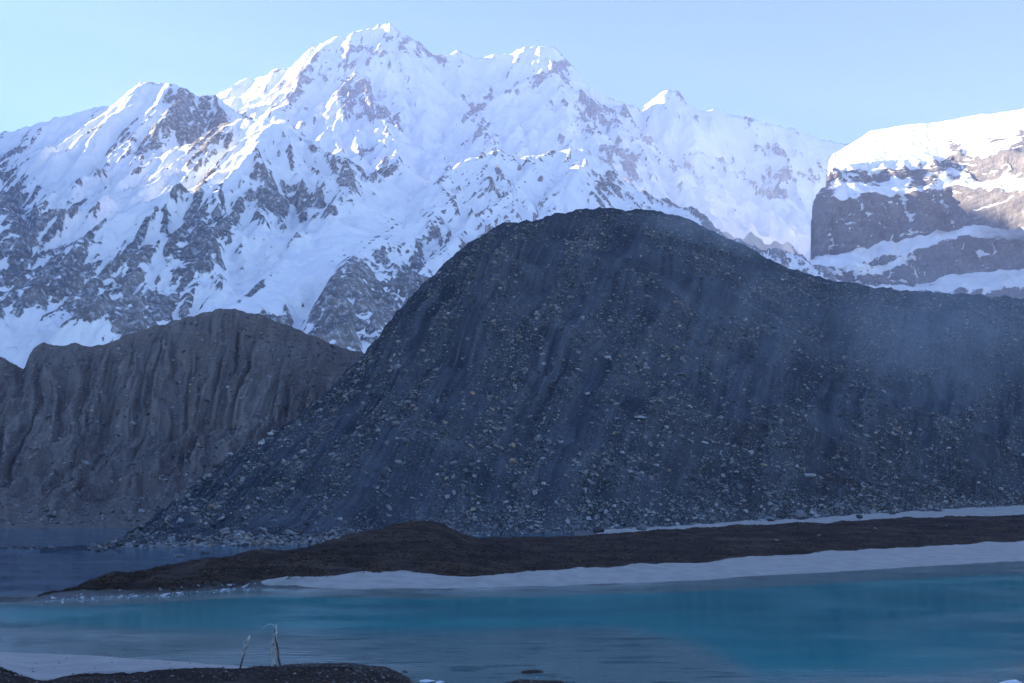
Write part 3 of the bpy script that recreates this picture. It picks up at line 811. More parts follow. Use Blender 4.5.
def ground_z(x, y):
    k = np.asarray(x) / np.maximum(y, 40.0)
    i = np.interp(k, px2k(gpx), np.arange(len(gpx))); j = np.interp(y, gy, np.arange(len(gy)))
    i0 = np.clip(np.floor(i).astype(int), 0, len(gpx) - 2); j0 = np.clip(np.floor(j).astype(int), 0, len(gy) - 2)
    a, b = i - i0, j - j0
    return GZ[i0, j0] * (1 - a) * (1 - b) + GZ[i0 + 1, j0] * a * (1 - b) + GZ[i0, j0 + 1] * (1 - a) * b + GZ[i0 + 1, j0 + 1] * a * b


# ------------------------------------------------------------------ snow lying along the shores
def snow_sheet_mat():
    t = NT('darkened_shore_snow')
    p = t.pos()
    a = t.noise(p, 0.5, 5, 0.6); b = t.noise(p, 4.0, 4, 0.65)
    c = t.mix(t.maprange(a, 0.3, 0.7), (0.27, 0.268, 0.25), (0.355, 0.35, 0.33))  # snow colour darkened to stand in for weaker light in the basin
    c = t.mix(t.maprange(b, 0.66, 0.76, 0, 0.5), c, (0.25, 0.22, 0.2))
    t.bsdf(c, 0.6, t.bump(t.math('ADD', a, t.math('MULTIPLY', b, 0.3)), 0.6, 0.15), 0.2)
    return t.m


MAT_SHORE_SNOW = snow_sheet_mat()
edge = fbm(GXX / 5, GYY / 9, 5, 161) * 0.5 + fbm(GXX / 1.2, GYY / 1.6, 4, 163) * 0.42


def snow_sheet(name, thick, label):
    th = thick + 0.0
    keep = th > -0.05
    z = GZ + np.clip(th, -0.12, 0.05) + 0.012 * fbm(GXX / 1.5, GYY / 1.5, 3, 165)
    tag(grid_obj(name, GXX, GYY, z, MAT_SHORE_SNOW, {}, keep=keep), label, 'snow', kind='structure')


win = sstep(px2k(240), px2k(275), GK)
a_ = np.minimum(GYY - (GL['fs'] + 0.2), (GL['st'] - GYY) + 0.5) / 4.0
snow_sheet('shore_snow', np.where(win > 0, np.minimum(a_ + edge * np.where(GYY > (GL['fs'] + GL['st']) / 2, 0.16, 0.03), 0.4) - 0.7 * (1 - win), -1), 'long white snow strip along the far shore below the spit')
win = sstep(px2k(540), px2k(700), GK) * (GK < px2k(1600))
a_ = np.minimum(GYY - (GL['by'] - 5), GL['fty'] + 5 - GYY) / 6.0
snow_sheet('foot_snow', np.where(win > 0, np.minimum(a_ + edge * 0.8, 0.4) - 0.55 * (1 - win), -1), 'narrow white snow band between the spit and the hill foot')
win = sstep(px2k(-500), px2k(-300), GK) * sstep(px2k(285), px2k(225), GK)
a_ = np.minimum(GYY - (GL['nb'] + 0.6), GL['ns'] + 0.1 - GYY) / 1.6
snow_sheet('bank_snow', np.where(win > 0, np.minimum(a_ + edge * 0.30, 0.35) - 0.5 * (1 - win), -1), 'white snow patch along the near bank at lower left')


# ------------------------------------------------------------------ water
def water_mat():
    t = NT('glacial_lake_water')
    depth = t.attr('depth')
    pond = t.attr('pond')
    p = t.pos()
    str_ = t.noise(t.pos((0.22, 0.95, 1.0)), 1.0, 5, 0.62, 0.5)
    mott = t.noise(t.pos((0.02, 0.05, 1.0)), 1.0, 3, 0.5)
    deep = t.mix(t.maprange(mott, 0.35, 0.65), (0.008, 0.20, 0.22), (0.012, 0.27, 0.275))
    shal = t.mix(t.maprange(str_, 0.54, 0.63), (0.165, 0.25, 0.24), (0.06, 0.125, 0.14))
    d = t.math('ADD', depth, t.math('MULTIPLY', t.math('SUBTRACT', str_, 0.5), 0.7))
    d = t.math('ADD', d, t.math('MULTIPLY', t.math('SUBTRACT', t.noise(t.pos((0.06, 0.16, 1)), 1.0, 4, 0.6), 0.5), 2.4))
    c = t.mix(t.maprange(d, 0.2, 2.4), shal, deep)
    c = t.mix(pond, c, (0.020, 0.085, 0.145))
    w1 = t.noise(t.pos((0.35, 1.0, 1)), 1.8, 3, 0.6)
    w2 = t.noise(t.pos((0.10, 0.16, 1)), 1.0, 3, 0.5)
    calm = t.maprange(w2, 0.35, 0.7, 0.25, 1.0)
    t.bsdf(c, t.maprange(w2, 0.3, 0.7, 0.07, 0.17), t.bump(t.math('MULTIPLY', w1, calm), 0.45, 0.06), 0.5, IOR=1.33)
    return t.m


wpx = np.concatenate([np.linspace(-1500, -50, 40, endpoint=False), np.linspace(-50, 1074, 380, endpoint=False), np.linspace(1074, 2500, 40)])
wy = np.concatenate([np.arange(34, 130, 0.5), np.arange(130, 330, 2.0)])
WK, WY = np.meshgrid(px2k(wpx), wy, indexing='ij')
WX = WK * np.maximum(WY, 40)
depth = -ground_z(WX, WY)
tag(grid_obj('water', WX, WY, WX * 0, water_mat(), {'depth': depth, 'pond': sstep(-1.5, 3.0, WY - np.interp(WK, SPIT_TOP[0], SPIT_TOP[1]))}, keep=depth > -0.6), 'still turquoise glacial lake', 'lake', kind='structure')


# ------------------------------------------------------------------ stones
def hull_shape(n, seed, squash=(1, 1, 1)):
    r = random.Random(seed)
    bm = bmesh.new()
    for _ in range(n):
        v = Vector((r.gauss(0, 1), r.gauss(0, 1), r.gauss(0, 1))).normalized()
        p4 = 5.0
        k = (abs(v.x) ** p4 + abs(v.y) ** p4 + abs(v.z) ** p4) ** (-1 / p4)
        v = v * (0.45 + 0.55 * k) * r.uniform(0.75, 1.0)
        bm.verts.new((v.x * squash[0], v.y * squash[1], v.z * squash[2]))
    res = bmesh.ops.convex_hull(bm, input=bm.verts)
    junk = [g for g in res['geom_interior'] if isinstance(g, bmesh.types.BMVert)] + [g for g in res['geom_unused'] if isinstance(g, bmesh.types.BMVert)]
    bmesh.ops.delete(bm, geom=list(set(junk)), context='VERTS')
    bmesh.ops.triangulate(bm, faces=bm.faces)
    bmesh.ops.recalc_face_normals(bm, faces=bm.faces)
    bm.verts.index_update()
    V = np.array([v.co[:] for v in bm.verts]); Fa = np.array([[v.index for v in f.verts] for f in bm.faces])
    bm.free()
    return V, Fa


def stone_mat(name, a, b, warm):
    t = NT(name)
    p = t.pos()
    n1 = t.noise(p, 1.6, 5, 0.65); n2 = t.noise(p, 0.4, 3, 0.5)
    tone = t.attr('tone')
    c = t.mix(tone, a, b)
    c = t.mix(t.attr('warm'), c, warm)
    c = t.mix(t.maprange(n1, 0.4, 0.75, 0, 0.6), c, tuple(x * 0.5 for x in a))
    t.bsdf(c, 0.9, t.bump(t.math('ADD', n1, n2), 0.6, 0.12), 0.15)
    return t.m


MAT_STONE = stone_mat('scree_stone', (0.065, 0.068, 0.074), (0.40, 0.405, 0.42), (0.36, 0.27, 0.20))


def stones(name, pos, size, tone, warm, label, cat, nshape=14, npts=9, sink=0.25, sq=(1, .8, .6)):
    shapes = [hull_shape(npts, 900 + i, sq) for i in range(nshape)]
    Vs, Fs, To, Wa, base = [], [], [], [], 0
    which = rng.integers(0, nshape, len(pos))
    for k in range(nshape):
        idx = np.where(which == k)[0]
        V, Fa = shapes[k]
        n = len(idx)
        if n == 0: continue
        a = rng.random(n) * 2 * np.pi; tx = rng.normal(0, .35, n); ty = rng.normal(0, .35, n)
        ca, sa = np.cos(a), np.sin(a)
        v = V[None] * size[idx][:, None, None] * (0.8 + 0.4 * rng.random((n, 1, 3)))
        x, y, z = v[..., 0], v[..., 1], v[..., 2]
        y, z = y * np.cos(tx)[:, None] - z * np.sin(tx)[:, None], y * np.sin(tx)[:, None] + z * np.cos(tx)[:, None]
        x, z = x * np.cos(ty)[:, None] + z * np.sin(ty)[:, None], -x * np.sin(ty)[:, None] + z * np.cos(ty)[:, None]
        x, y = x * ca[:, None] - y * sa[:, None], x * sa[:, None] + y * ca[:, None]
        v = np.stack([x, y, z], -1) + pos[idx][:, None, :]
        v[..., 2] += (size[idx] * (0.35 - sink))[:, None]
        Vs.append(v.reshape(-1, 3))
        Fs.append((Fa[None] + (base + np.arange(n) * len(V))[:, None, None]).reshape(-1, 3))
        To.append(np.repeat(tone[idx], len(V))); Wa.append(np.repeat(warm[idx], len(V)))
        base += n * len(V)
    o = mesh_obj(name, np.concatenate(Vs), np.concatenate(Fs), MAT_STONE, False, {'tone': np.concatenate(To), 'warm': np.concatenate(Wa)})
    return tag(o, label, cat, kind='stuff')


def hill_spots(n, u0, u1, smax, bias):
    """n random (u, s) on the hill, denser in patches and towards the foot for bias > 1"""
    out_u, out_s = [], []
    while len(out_u) < n:
        u = rng.uniform(u0, u1, n * 3); s = rng.random(n * 3) ** bias * smax
        d = 0.5 + 0.9 * fbm((u - 150 * s) / 40, s * 3.5, 4, 171)
        area = np.clip((np.interp(u, crest_pts[:, 0], crest_pts[:, 2]) - np.interp(u, foot_pts[:, 0], foot_pts[:, 1])) / 260, 0.05, 1) ** 0.6
        ok = rng.random(n * 3) < np.clip(d, 0.05, 1) * area
        out_u += list(u[ok]); out_s += list(s[ok])
    return np.array(out_u[:n]), np.array(out_s[:n])


N1 = 125000
u1, s1 = hill_spots(N1, 90, 1120, 0.985, 1.25)
p1 = on_hill(u1, s1)
sz1 = 0.155 * (1 - rng.random(N1)) ** (-1 / 2.2) * (0.75 + 0.85 * s1) * np.interp(u1, [120, 420, 600], [0.5, 0.72, 0.9])
sz1 = np.clip(sz1, 0.11, 1.1)
tone1 = np.clip(0.27 + 0.27 * rng.normal(size=N1), 0.02, 1); warm1 = np.where(rng.random(N1) < 0.10, rng.random(N1) * 0.7, 0.0)
stones('scree', p1, sz1, tone1, warm1, 'loose grey scree covering the moraine hill', 'scree')
# rubble heaped along the waterline and the snow band
N2 = 17000
u2 = rng.uniform(85, 1120, N2); s2 = np.abs(rng.normal(0, 0.045, N2)) * np.interp(u2, [80, 300, 1000], [1.6, 1.0, 0.9])
p2 = on_hill(u2, np.clip(s2 - 0.01, -0.02, 0.4))
sz2 = np.clip(0.135 * (1 - rng.random(N2)) ** (-1 / 2.2), 0.135, 0.9)
tone2 = np.clip(0.40 + 0.3 * rng.normal(size=N2), 0.02, 1); warm2 = np.where(rng.random(N2) < 0.22, rng.random(N2) * 0.9, 0.0) * sstep(600, 420, u2)
# far left the rubble is darker
tone2 = np.where(u2 < 135, tone2 * 0.4, tone2)
stones('shore_rubble', p2, sz2, tone2, warm2, 'pale broken rubble lining the foot of the moraine hill', 'rubble')
# scree on the left ridge
N3 = 34000
ii = rng.integers(150, RX.shape[0] - 60, N3); jj = rng.integers(12, 280, N3)
p3 = np.stack([RX[ii, jj], RY[ii, jj], RZ[ii, jj]], -1)
sz3 = np.clip(0.2 * (1 - rng.random(N3)) ** (-1 / 2.3), 0.2, 1.3)
stones('ridge_scree', p3, sz3, np.clip(0.35 + 0.3 * rng.normal(size=N3), 0, 1), np.where(rng.random(N3) < .3, .5, 0.), 'scattered stones on the brown left moraine ridge', 'scree')
# stones of the low bar at far left
N4 = 1800
kb = rng.uniform(px2k(-150), px2k(110), N4); yb = 171 + 3 * np.sin(kb * 40) + rng.normal(0, 1.0, N4)
p4 = np.stack([kb * yb, yb, np.maximum(ground_z(kb * yb, yb), -0.1)], -1)
stones('bar_stones', p4, np.clip(0.22 * (1 - rng.random(N4)) ** (-1 / 2.5), .16, .8), np.clip(0.12 + .1 * rng.normal(size=N4), 0, 1), np.zeros(N4), 'dark stones forming a low bar across the far lake', 'stones')
# pebbles and ice crumbs on the spit tip, near bank gravel
N5 = 9000
kb = rng.uniform(px2k(-60), px2k(600), N5); yb = rng.uniform(42, 60, N5)
gz5 = ground_z(kb * yb, yb); ok = gz5 > -0.12
p5 = np.stack([kb * yb, yb, gz5], -1)[ok]
stones('gravel', p5, np.clip(0.022 * (1 - rng.random(len(p5))) ** (-1 / 2.4), .022, .11), np.clip(0.15 + .2 * rng.normal(size=len(p5)), 0, 1), np.where(rng.random(len(p5)) < .5, .35, 0.), 'loose dark gravel on the near bank', 'gravel')

# ------------------------------------------------------------------ boulders one by one
MAT_BOULDER = {
    'pale': stone_mat('pale_boulder', (0.30, 0.31, 0.33), (0.42, 0.43, 0.45), (0.40, 0.32, 0.26)),
    'grey': stone_mat('grey_boulder', (0.17, 0.172, 0.18), (0.30, 0.30, 0.31), (0.36, 0.27, 0.20)),
    'dark': stone_mat('dark_boulder', (0.055, 0.055, 0.058), (0.13, 0.13, 0.135), (0.36, 0.27, 0.20)),
    'buff': stone_mat('buff_boulder', (0.36, 0.26, 0.19), (0.42, 0.32, 0.24), (0.36, 0.27, 0.20)),
}
PROTO = {}


def boulder_mesh(kind, i):
    if (kind, i) in PROTO: return PROTO[(kind, i)]
    V, Fa = hull_shape(16, 300 + i, (1, 0.85, 0.72))
    o = mesh_obj('boulder', V, Fa, MAT_BOULDER[kind], False)
    me = o.data
    bm = bmesh.new(); bm.from_mesh(me)
    bmesh.ops.dissolve_limit(bm, angle_limit=R(9), verts=bm.verts, edges=bm.edges)
    bmesh.ops.bevel(bm, geom=list(bm.edges), offset=0.05, segments=1, affect='EDGES', clamp_overlap=True)
    bm.to_mesh(me); bm.free()
    bpy.data.objects.remove(o)
    PROTO[(kind, i)] = me
    return me


def boulder(p, size, kind, label, group=None, stretch=(1, 1, 1), rz=None, sink=0.3, shape=None):
    o = bpy.data.objects.new('boulder', boulder_mesh(kind, random.randrange(9) if shape is None else shape))
    col.objects.link(o)
    o.scale = (size * stretch[0], size * stretch[1], size * stretch[2])
    o.location = (p[0], p[1], p[2] + size * stretch[2] * (0.6 - sink))
    o.rotation_euler = (random.uniform(-.25, .25), random.uniform(-.25, .25), random.uniform(0, 6.28) if rz is None else rz)
    return tag(o, label, 'boulder', group)


special = [   # px, py, half width m, kind, stretch, label
    (803, 476, 1.75, 'pale', (1.1, 1, .8), 'large pale boulder, biggest light stone low on the right of the hill'),
    (512, 463, 1.0, 'buff', (1, 1, 1.1), 'pinkish buff boulder standing out on the lower middle of the scree'),
    (513, 447, .85, 'buff', (.8, .9, 1.3), 'upright buff stone just above the pinkish boulder in mid scree'),
    (473, 394, .95, 'buff', (1, 1, .9), 'orange buff boulder on the left part of the grey scree face'),
    (500, 430, 1.5, 'grey', (1.5, .7, .6), 'long tilted grey slab lying in the middle of the scree'),
    (638, 419, 1.7, 'pale', (1.3, .8, .5), 'flat pale slab on the middle slope with dark hollow above'),
    (586, 395, 1.2, 'pale', (1, 1, .8), 'bright rounded boulder on the open slope right of centre'),
    (536, 316, 1.7, 'grey', (1.2, .8, .8), 'pale grey boulder alone below the ledge on the upper face'),
    (570, 298, 1.6, 'grey', (1.2, .8, .7), 'grey block on the upper ledge under the hill summit'),
    (606, 358, 1.4, 'pale', (1, .9, .8), 'light block on the central slope above the flat pale slab'),
    (951, 498, 1.0, 'pale', (.9, .9, 1.1), 'upright pale boulder just above the snow band at right'),
    (990, 490, 1.2, 'pale', (1.2, 1, .7), 'low pale boulder on dark slope near the right picture edge'),
    (1013, 456, 1.3, 'pale', (1, 1, .9), 'pale boulder highest of the three near the right edge'),
    (797, 470, .8, 'buff', (1, 1, .8), 'small warm stone touching the largest pale boulder'),
    (758, 466, .9, 'buff', (1.3, .8, .7), 'warm toned stone left of the largest pale boulder'),
    (700, 443, 1.1, 'pale', (1.2, .8, .7), 'light stone on dark rubble left of the largest pale boulder'),
]
for (px, py, sz, kind, st, lab) in special:
    boulder(hill_at_pixel(px, py), sz, kind, lab, None, st, sink=0.25)

ground_special = [   # px, py (foot), half width, kind, stretch, label
    (597, 534, 1.0, 'dark', (1, .9, 1.15), 'dark pointed boulder at the left end of the upper snow band'),
    (797, 519, 1.55, 'grey', (1.2, .8, .9), 'big blue grey boulder on the upper snow band under the hill'),
    (812, 518.5, .8, 'pale', (1, .9, 1.0), 'light stone leaning on the big boulder of the snow band'),
    (855, 518.5, .95, 'dark', (1.2, .8, .6), 'dark flat boulder alone on the upper snow band'),
    (888, 514.5, .7, 'dark', (1.3, .8, .5), 'small dark stone on snow band right of the flat boulder'),
    (768, 521, .9, 'grey', (1.3, .9, .6), 'grey boulder on the snow band left of the big one'),
    (640, 530, .9, 'grey', (1.2, .9, .8), 'grey boulder at the snow band edge below mid slope'),
]
for (px, py, sz, kind, st, lab) in ground_special:
    k = float(px2k(px))
    y = np.linspace(185, 330, 500); z = ground_z(k * y, y)
    u, v = bearing(k * y, y, z)
    lo, hi = np.interp(k, kk, BACK_Y) + 1, np.interp(k, FOOT_K, FOOT_Y) - 5
    i = np.argmin(np.abs(v - py) + (y < lo) * 100 + (y > hi) * 100)
    boulder((k * y[i], y[i], z[i]), sz * 1.35, kind, lab, None, st, sink=0.05)

# the rock standing in the far lake, and small pale stones on the spit
x, y = on_level(178, 557)
boulder((x, y, -0.1), .75, 'grey', 'small grey rock standing alone in the far lake water', None, (1.4, 1, .75), sink=0.2, rz=.1)
x, y = on_level(205, 553.5)
boulder((x, y, -0.1), .6, 'dark', 'dark low rock in the far lake beside the spit shore', None, (1.5, 1, .6), sink=0.2, rz=.1)
x, y = on_level(125, 553)
for (px, py, sz, lab) in [
    (940, 527, .55, 'pale flat stone on the brown spit far to the right'),
    (870, 529, .45, 'pale low stone on the brown spit above the snow strip'),
    (814, 536, .42, 'pale stone on the spit directly below the big band boulder'),
    (773, 541, .40, 'small pale stone on the spit near its snowy lower edge'),
    (708, 540, .36, 'small pale stone on the middle of the brown spit'),
    (516, 558, .28, 'tiny pale stone on the bare saddle right of the hump'),
]:
    k = float(px2k(px)); yy = np.linspace(105, 265, 600); zz = ground_z(k * yy, yy)
    u, v = bearing(k * yy, yy, zz); i = np.argmin(np.abs(v - py))
    boulder((k * yy[i], yy[i], zz[i]), sz, 'buff' if sz < .43 else 'grey', lab, None, (1.4, .9, .6), sink=0.25)

groups = [
    (64, 300, 560, .30, .95, .65, 1.2, 'grey', 'grey boulder scattered on the upper left half of the moraine hill', 'boulders on the upper left hill'),
    (56, 560, 900, .30, .95, .65, 1.2, 'grey', 'grey boulder scattered on the upper right half of the moraine hill', 'boulders on the upper right hill'),
    (60, 200, 620, .06, .30, .40, .70, 'grey', 'grey boulder scattered on the lower left half of the moraine hill', 'boulders on the lower left hill'),
    (50, 620, 1020, .06, .30, .45, .85, 'grey', 'grey boulder scattered on the lower right half of the moraine hill', 'boulders on the lower right hill'),
    (34, 150, 560, .0, .02, .42, .75, 'grey', 'grey boulder in the rubble along the water at the hill foot', 'boulders at the waterside hill foot'),
]
for (n, u0, u1_, s0, s1_, z0, z1, kind, lab, grp) in groups:
    uu = rng.uniform(u0, u1_, n); sv = rng.uniform(s0, s1_, n)
    # stay on the hill's visible face
    pp = on_hill(uu, sv)
    for q in pp:
        boulder(q, min(z0 * 0.8 * (1 - random.random()) ** (-0.36), z1 * 1.15), kind, lab, grp, (random.uniform(.9, 1.4), random.uniform(.7, 1), random.uniform(.55, .9)), sink=0.3)

# ------------------------------------------------------------------ dry turf tufts
def blades(name, pos, hgt, mat, label, cat, n_bl=6, spread=0.5):
    n = len(pos)
    a = rng.random((n, n_bl)) * 2 * np.pi
    rr = rng.random((n, n_bl)) * spread * hgt[:, None]
    bx = pos[:, None, 0] + np.cos(a) * rr; by_ = pos[:, None, 1] + np.sin(a) * rr; bz = np.repeat(pos[:, 2:3], n_bl, 1) - 0.03
    w = hgt[:, None] * rng.uniform(.10, .22, (n, n_bl))
    pa = rng.random((n, n_bl)) * np.pi
    hx = np.cos(pa) * w; hy = np.sin(pa) * w
    hh = hgt[:, None] * rng.uniform(.5, 1.1, (n, n_bl))
    tx = bx + np.cos(a) * hh * .55; ty = by_ + np.sin(a) * hh * .55; tz = bz + hh
    V = np.stack([np.stack([bx - hx, by_ - hy, bz], -1), np.stack([bx + hx, by_ + hy, bz], -1), np.stack([tx, ty, tz], -1)], 2).reshape(-1, 3)
    Fa = np.arange(len(V)).reshape(-1, 3)
    o = mesh_obj(name, V, Fa, mat, False, {'tone': np.repeat(rng.random(n), n_bl * 3)})
    return tag(o, label, cat, kind='stuff')


def tuft_mat():
    t = NT('dry_brown_grass')
    c = t.mix(t.attr('tone'), (0.03, 0.021, 0.016), (0.085, 0.058, 0.038))
    t.bsdf(c, 0.95, None, 0.05)
    return t.m


MAT_TUFT = tuft_mat()
n6 = 26000
k6 = rng.uniform(px2k(40), px2k(1100), n6); ylo = np.interp(k6, SNOW_TOP[0], SNOW_TOP[1]); yhi = np.interp(k6, kk, BACK_Y)
y6 = ylo - 0.2 + (yhi - ylo - 1) * rng.random(n6) ** 1.1
z6 = ground_z(k6 * y6, y6); ok = (z6 > 0.08) & (fbm(k6 * y6 / 5, y6 / 5, 3, 181) > -0.25)
blades('dry_grass', np.stack([k6 * y6, y6, z6], -1)[ok], rng.uniform(.10, .26, n6)[ok], MAT_TUFT, 'short dry brown grass on the spit', 'grass')
n7 = 9000
k7 = rng.uniform(px2k(-60), px2k(620), n7); y7 = rng.uniform(42, 53, n7)
z7 = ground_z(k7 * y7, y7); ok = (z7 > 0.08) & (y7 < np.interp(k7, NEAR_SHORE[0], NEAR_SHORE[1])) & (y7 < np.interp(k7, px2k([-600, 0, 60, 180, 300]), [50.5, 50.5, 49, 51, 60]))
blades('bank_grass', np.stack([k7 * y7, y7, z7], -1)[ok], rng.uniform(.04, .11, n7)[ok], MAT_TUFT, 'low dry grass on the near bank', 'grass')


# ------------------------------------------------------------------ sticks on the near bank
def wood_mat(name, a, b):
    t = NT(name)
    n = t.noise(t.pos((14, 14, 3)), 1.0, 4, 0.6)
    t.bsdf(t.mix(t.maprange(n, 0.35, 0.65), a, b), 0.85, t.bump(n, 0.5, 0.01), 0.15)
    return t.m


MAT_STICK = wood_mat('weathered_stick', (0.5, 0.46, 0.4), (0.7, 0.66, 0.58))
MAT_DARKSTICK = wood_mat('dark_stick', (0.07, 0.055, 0.045), (0.14, 0.11, 0.09))
MAT_STRAW = wood_mat('bleached_straw', (0.58, 0.54, 0.47), (0.75, 0.71, 0.63))


def tube(bm, pts, r0, r1, seg=7):
    pts = [Vector(p) for p in pts]
    rings = []
    for i, p in enumerate(pts):
        d = (pts[min(i + 1, len(pts) - 1)] - pts[max(i - 1, 0)]).normalized()
        a = d.orthogonal().normalized(); b = d.cross(a)
        r = r0 + (r1 - r0) * i / (len(pts) - 1)
        rings.append([bm.verts.new(p + (a * math.cos(t) + b * math.sin(t)) * r) for t in [2 * math.pi * k / seg for k in range(seg)]])
    for q in range(len(rings) - 1):
        for k in range(seg):
            bm.faces.new((rings[q][k], rings[q][(k + 1) % seg], rings[q + 1][(k + 1) % seg], rings[q + 1][k]))
    bm.faces.new(rings[0][::-1]); bm.faces.new(rings[-1])


def bm_obj(name, bm, mat, parent=None):
    bmesh.ops.recalc_face_normals(bm, faces=bm.faces)
    me = bpy.data.meshes.new(name); bm.to_mesh(me); bm.free()
    for p_ in me.polygons: p_.use_smooth = True
    me.materials.append(mat)
    o = bpy.data.objects.new(name, me); col.objects.link(o)
    if parent: o.parent = parent
    return o


def bank_point(px, py):
    k = float(px2k(px)); y = np.linspace(44, 60, 400); z = ground_z(k * y, y)
    u, v = bearing(k * y, y, z); i = np.argmin(np.abs(v - py) + (z < 0.1) * 50)
    return Vector((k * y[i], y[i], z[i]))


def frame_empty(name, p, label, cat):
    e = bpy.data.objects.new(name, None); col.objects.link(e); e.location = p
    return tag(e, label, cat)


def crooked(a, b, n, j):
    a, b = Vector(a), Vector(b)
    return [a.lerp(b, i / n) + (Vector((random.uniform(-j, j), random.uniform(-j, j), 0)) if 0 < i < n else Vector()) for i in range(n + 1)]


M_PX = 51.0 / F_PX          # metres per photo pixel at the bank
base = bank_point(281, 667)
e = frame_empty('stick_frame', base, 'tall dry sticks leaned together with frayed straw, on the near bank', 'sticks')
bm = bmesh.new(); tube(bm, crooked((-.08, 0, -.12), (.06, .05, 43 * M_PX), 8, .02), .046, .026); bm_obj('stick', bm, MAT_STICK, e)
bm = bmesh.new(); tube(bm, crooked((7.5 * M_PX, -.1, -.12), (-.02, .02, 37 * M_PX), 7, .025), .06, .034); bm_obj('stick', bm, MAT_DARKSTICK, e)
bm = bmesh.new(); tube(bm, crooked((3.0 * M_PX, .35, -.12), (.03, .05, 36 * M_PX), 7, .025), .05, .03); bm_obj('stick', bm, MAT_STICK, e)
bm = bmesh.new(); tube(bm, [(.02, .03, 40 * M_PX), (-.15, .03, 42.5 * M_PX), (-.32, .03, 42.6 * M_PX), (-.5, .02, 40.0 * M_PX), (-.64, .02, 37.5 * M_PX)], .018, .008); bm_obj('twig', bm, MAT_STICK, e)
bm = bmesh.new()
for i in range(46):
    z0 = random.uniform(16, 36) * M_PX; x0 = .05 - (36 * M_PX - z0) * .10 + random.uniform(-.05, .08)
    L = random.uniform(.15, .5)
    tube(bm, [(x0, .02, z0), (x0 - random.uniform(.02, .16), random.uniform(-.1, .1), z0 - L * .5), (x0 - random.uniform(.0, .26), random.uniform(-.12, .12), z0 - L)], .026, .012, 4)
bm_obj('straw', bm, MAT_STRAW, e)

base = bank_point(247, 669)
e = frame_empty('dead_branch', base, 'thin leaning dead branch with pale straw, left of the tall sticks', 'branch')
bm = bmesh.new(); tube(bm, crooked((0, 0, -.12), (10 * M_PX, .05, 33 * M_PX), 8, .02), .05, .028); bm_obj('stick', bm, MAT_DARKSTICK, e)
bm = bmesh.new(); tube(bm, [(6.5 * M_PX, .03, 22 * M_PX), (4 * M_PX, .0, 19 * M_PX), (1 * M_PX, -.02, 17 * M_PX)], .012, .006); bm_obj('twig', bm, MAT_STICK, e)
bm = bmesh.new()
for i in range(26):
    t_ = random.uniform(.45, 1.0)
    x0, z0 = 10 * M_PX * t_, 33 * M_PX * t_
    L = random.uniform(.12, .34)
    tube(bm, [(x0, .02, z0), (x0 - random.uniform(.0, .14), random.uniform(-.08, .08), z0 - L * .6), (x0 - random.uniform(.02, .26), random.uniform(-.1, .1), z0 - L)], .024, .012, 4)
bm_obj('straw', bm, MAT_STRAW, e)

base = bank_point(182, 670)
bm = bmesh.new()
for i in range(9):
    a = random.uniform(0, 6.28)
    tube(bm, [(0, 0, -.05), (.04 * math.cos(a), .04 * math.sin(a), .15), (.10 * math.cos(a), .1 * math.sin(a), random.uniform(.22, .4))], .012, .005, 5)
o = bm_obj('dry_stalk', bm, MAT_STRAW); o.location = base
tag(o, 'short pale dry stalk on the bank beside the snow patch', 'plant')

n8 = 110
k8 = rng.uniform(px2k(45), px2k(262), n8); y8 = np.interp(k8, FAR_SHORE[0], FAR_SHORE[1]) + rng.normal(-0.4, 0.9, n8)
p8 = np.stack([k8 * y8, y8, np.maximum(ground_z(k8 * y8, y8), 0.0)], -1)
MAT_KEEP = MAT_STONE
tj = NT('ice_crumb'); tj.bsdf((.34, .36, .40), 0.4, None, 0.3)
MAT_STONE = tj.m
stones('ice_rubble', p8, np.clip(0.09 * (1 - rng.random(n8)) ** (-1 / 2.2), .09, .5), np.ones(n8), np.zeros(n8), 'small ice crumbs along the shore of the spit tip', 'ice', sq=(1.3, 1, .35))
MAT_STONE = MAT_KEEP

# ice blocks at the water's edge
ti = NT('shore_ice'); ti.bsdf(ti.mix(ti.maprange(ti.noise(ti.pos(), 5, 4), .3, .7), (.55, .6, .66), (.75, .79, .83)), 0.35, None, 0.4)
for (px, py, sz, st, lab) in [
    (428, 681, .30, (1.5, 1, .6), 'larger white ice block in the shallows beside the bank'),
    (441, 682, .22, (1.4, 1, .6), 'smaller white ice block right beside the larger one'),
    (1012, 682, .42, (1.7, 1.2, .5), 'pale ice block in the bottom right corner'),
]:
    x, y = on_level(px, py, 0.05)
    V, Fa = hull_shape(18, 777 + px, (1, .8, .6))
    o = mesh_obj('ice_block', V, Fa, ti.m, False)
    o.location = (x, y, 0.03); o.scale = (sz * st[0], sz * st[1], sz * st[2]); o.rotation_euler = (0, 0, random.uniform(0, .6))
    tag(o, lab, 'ice block')

# ------------------------------------------------------------------ light, sky, air
SUN_AZ, SUN_EL = 72.0, 17.0      # degrees left of the view direction, above the horizon
S = Vector((-math.cos(R(SUN_EL)) * math.sin(R(SUN_AZ)), math.cos(R(SUN_EL)) * math.cos(R(SUN_AZ)), math.sin(R(SUN_EL))))
sun = bpy.data.lights.new('sun', 'SUN'); sun.energy = 5.0; sun.angle = R(0.5); sun.color = (1.0, 0.83, 0.62)
so = bpy.data.objects.new('sun', sun); col.objects.link(so)
so.rotation_euler = S.to_track_quat('Z', 'Y').to_euler()

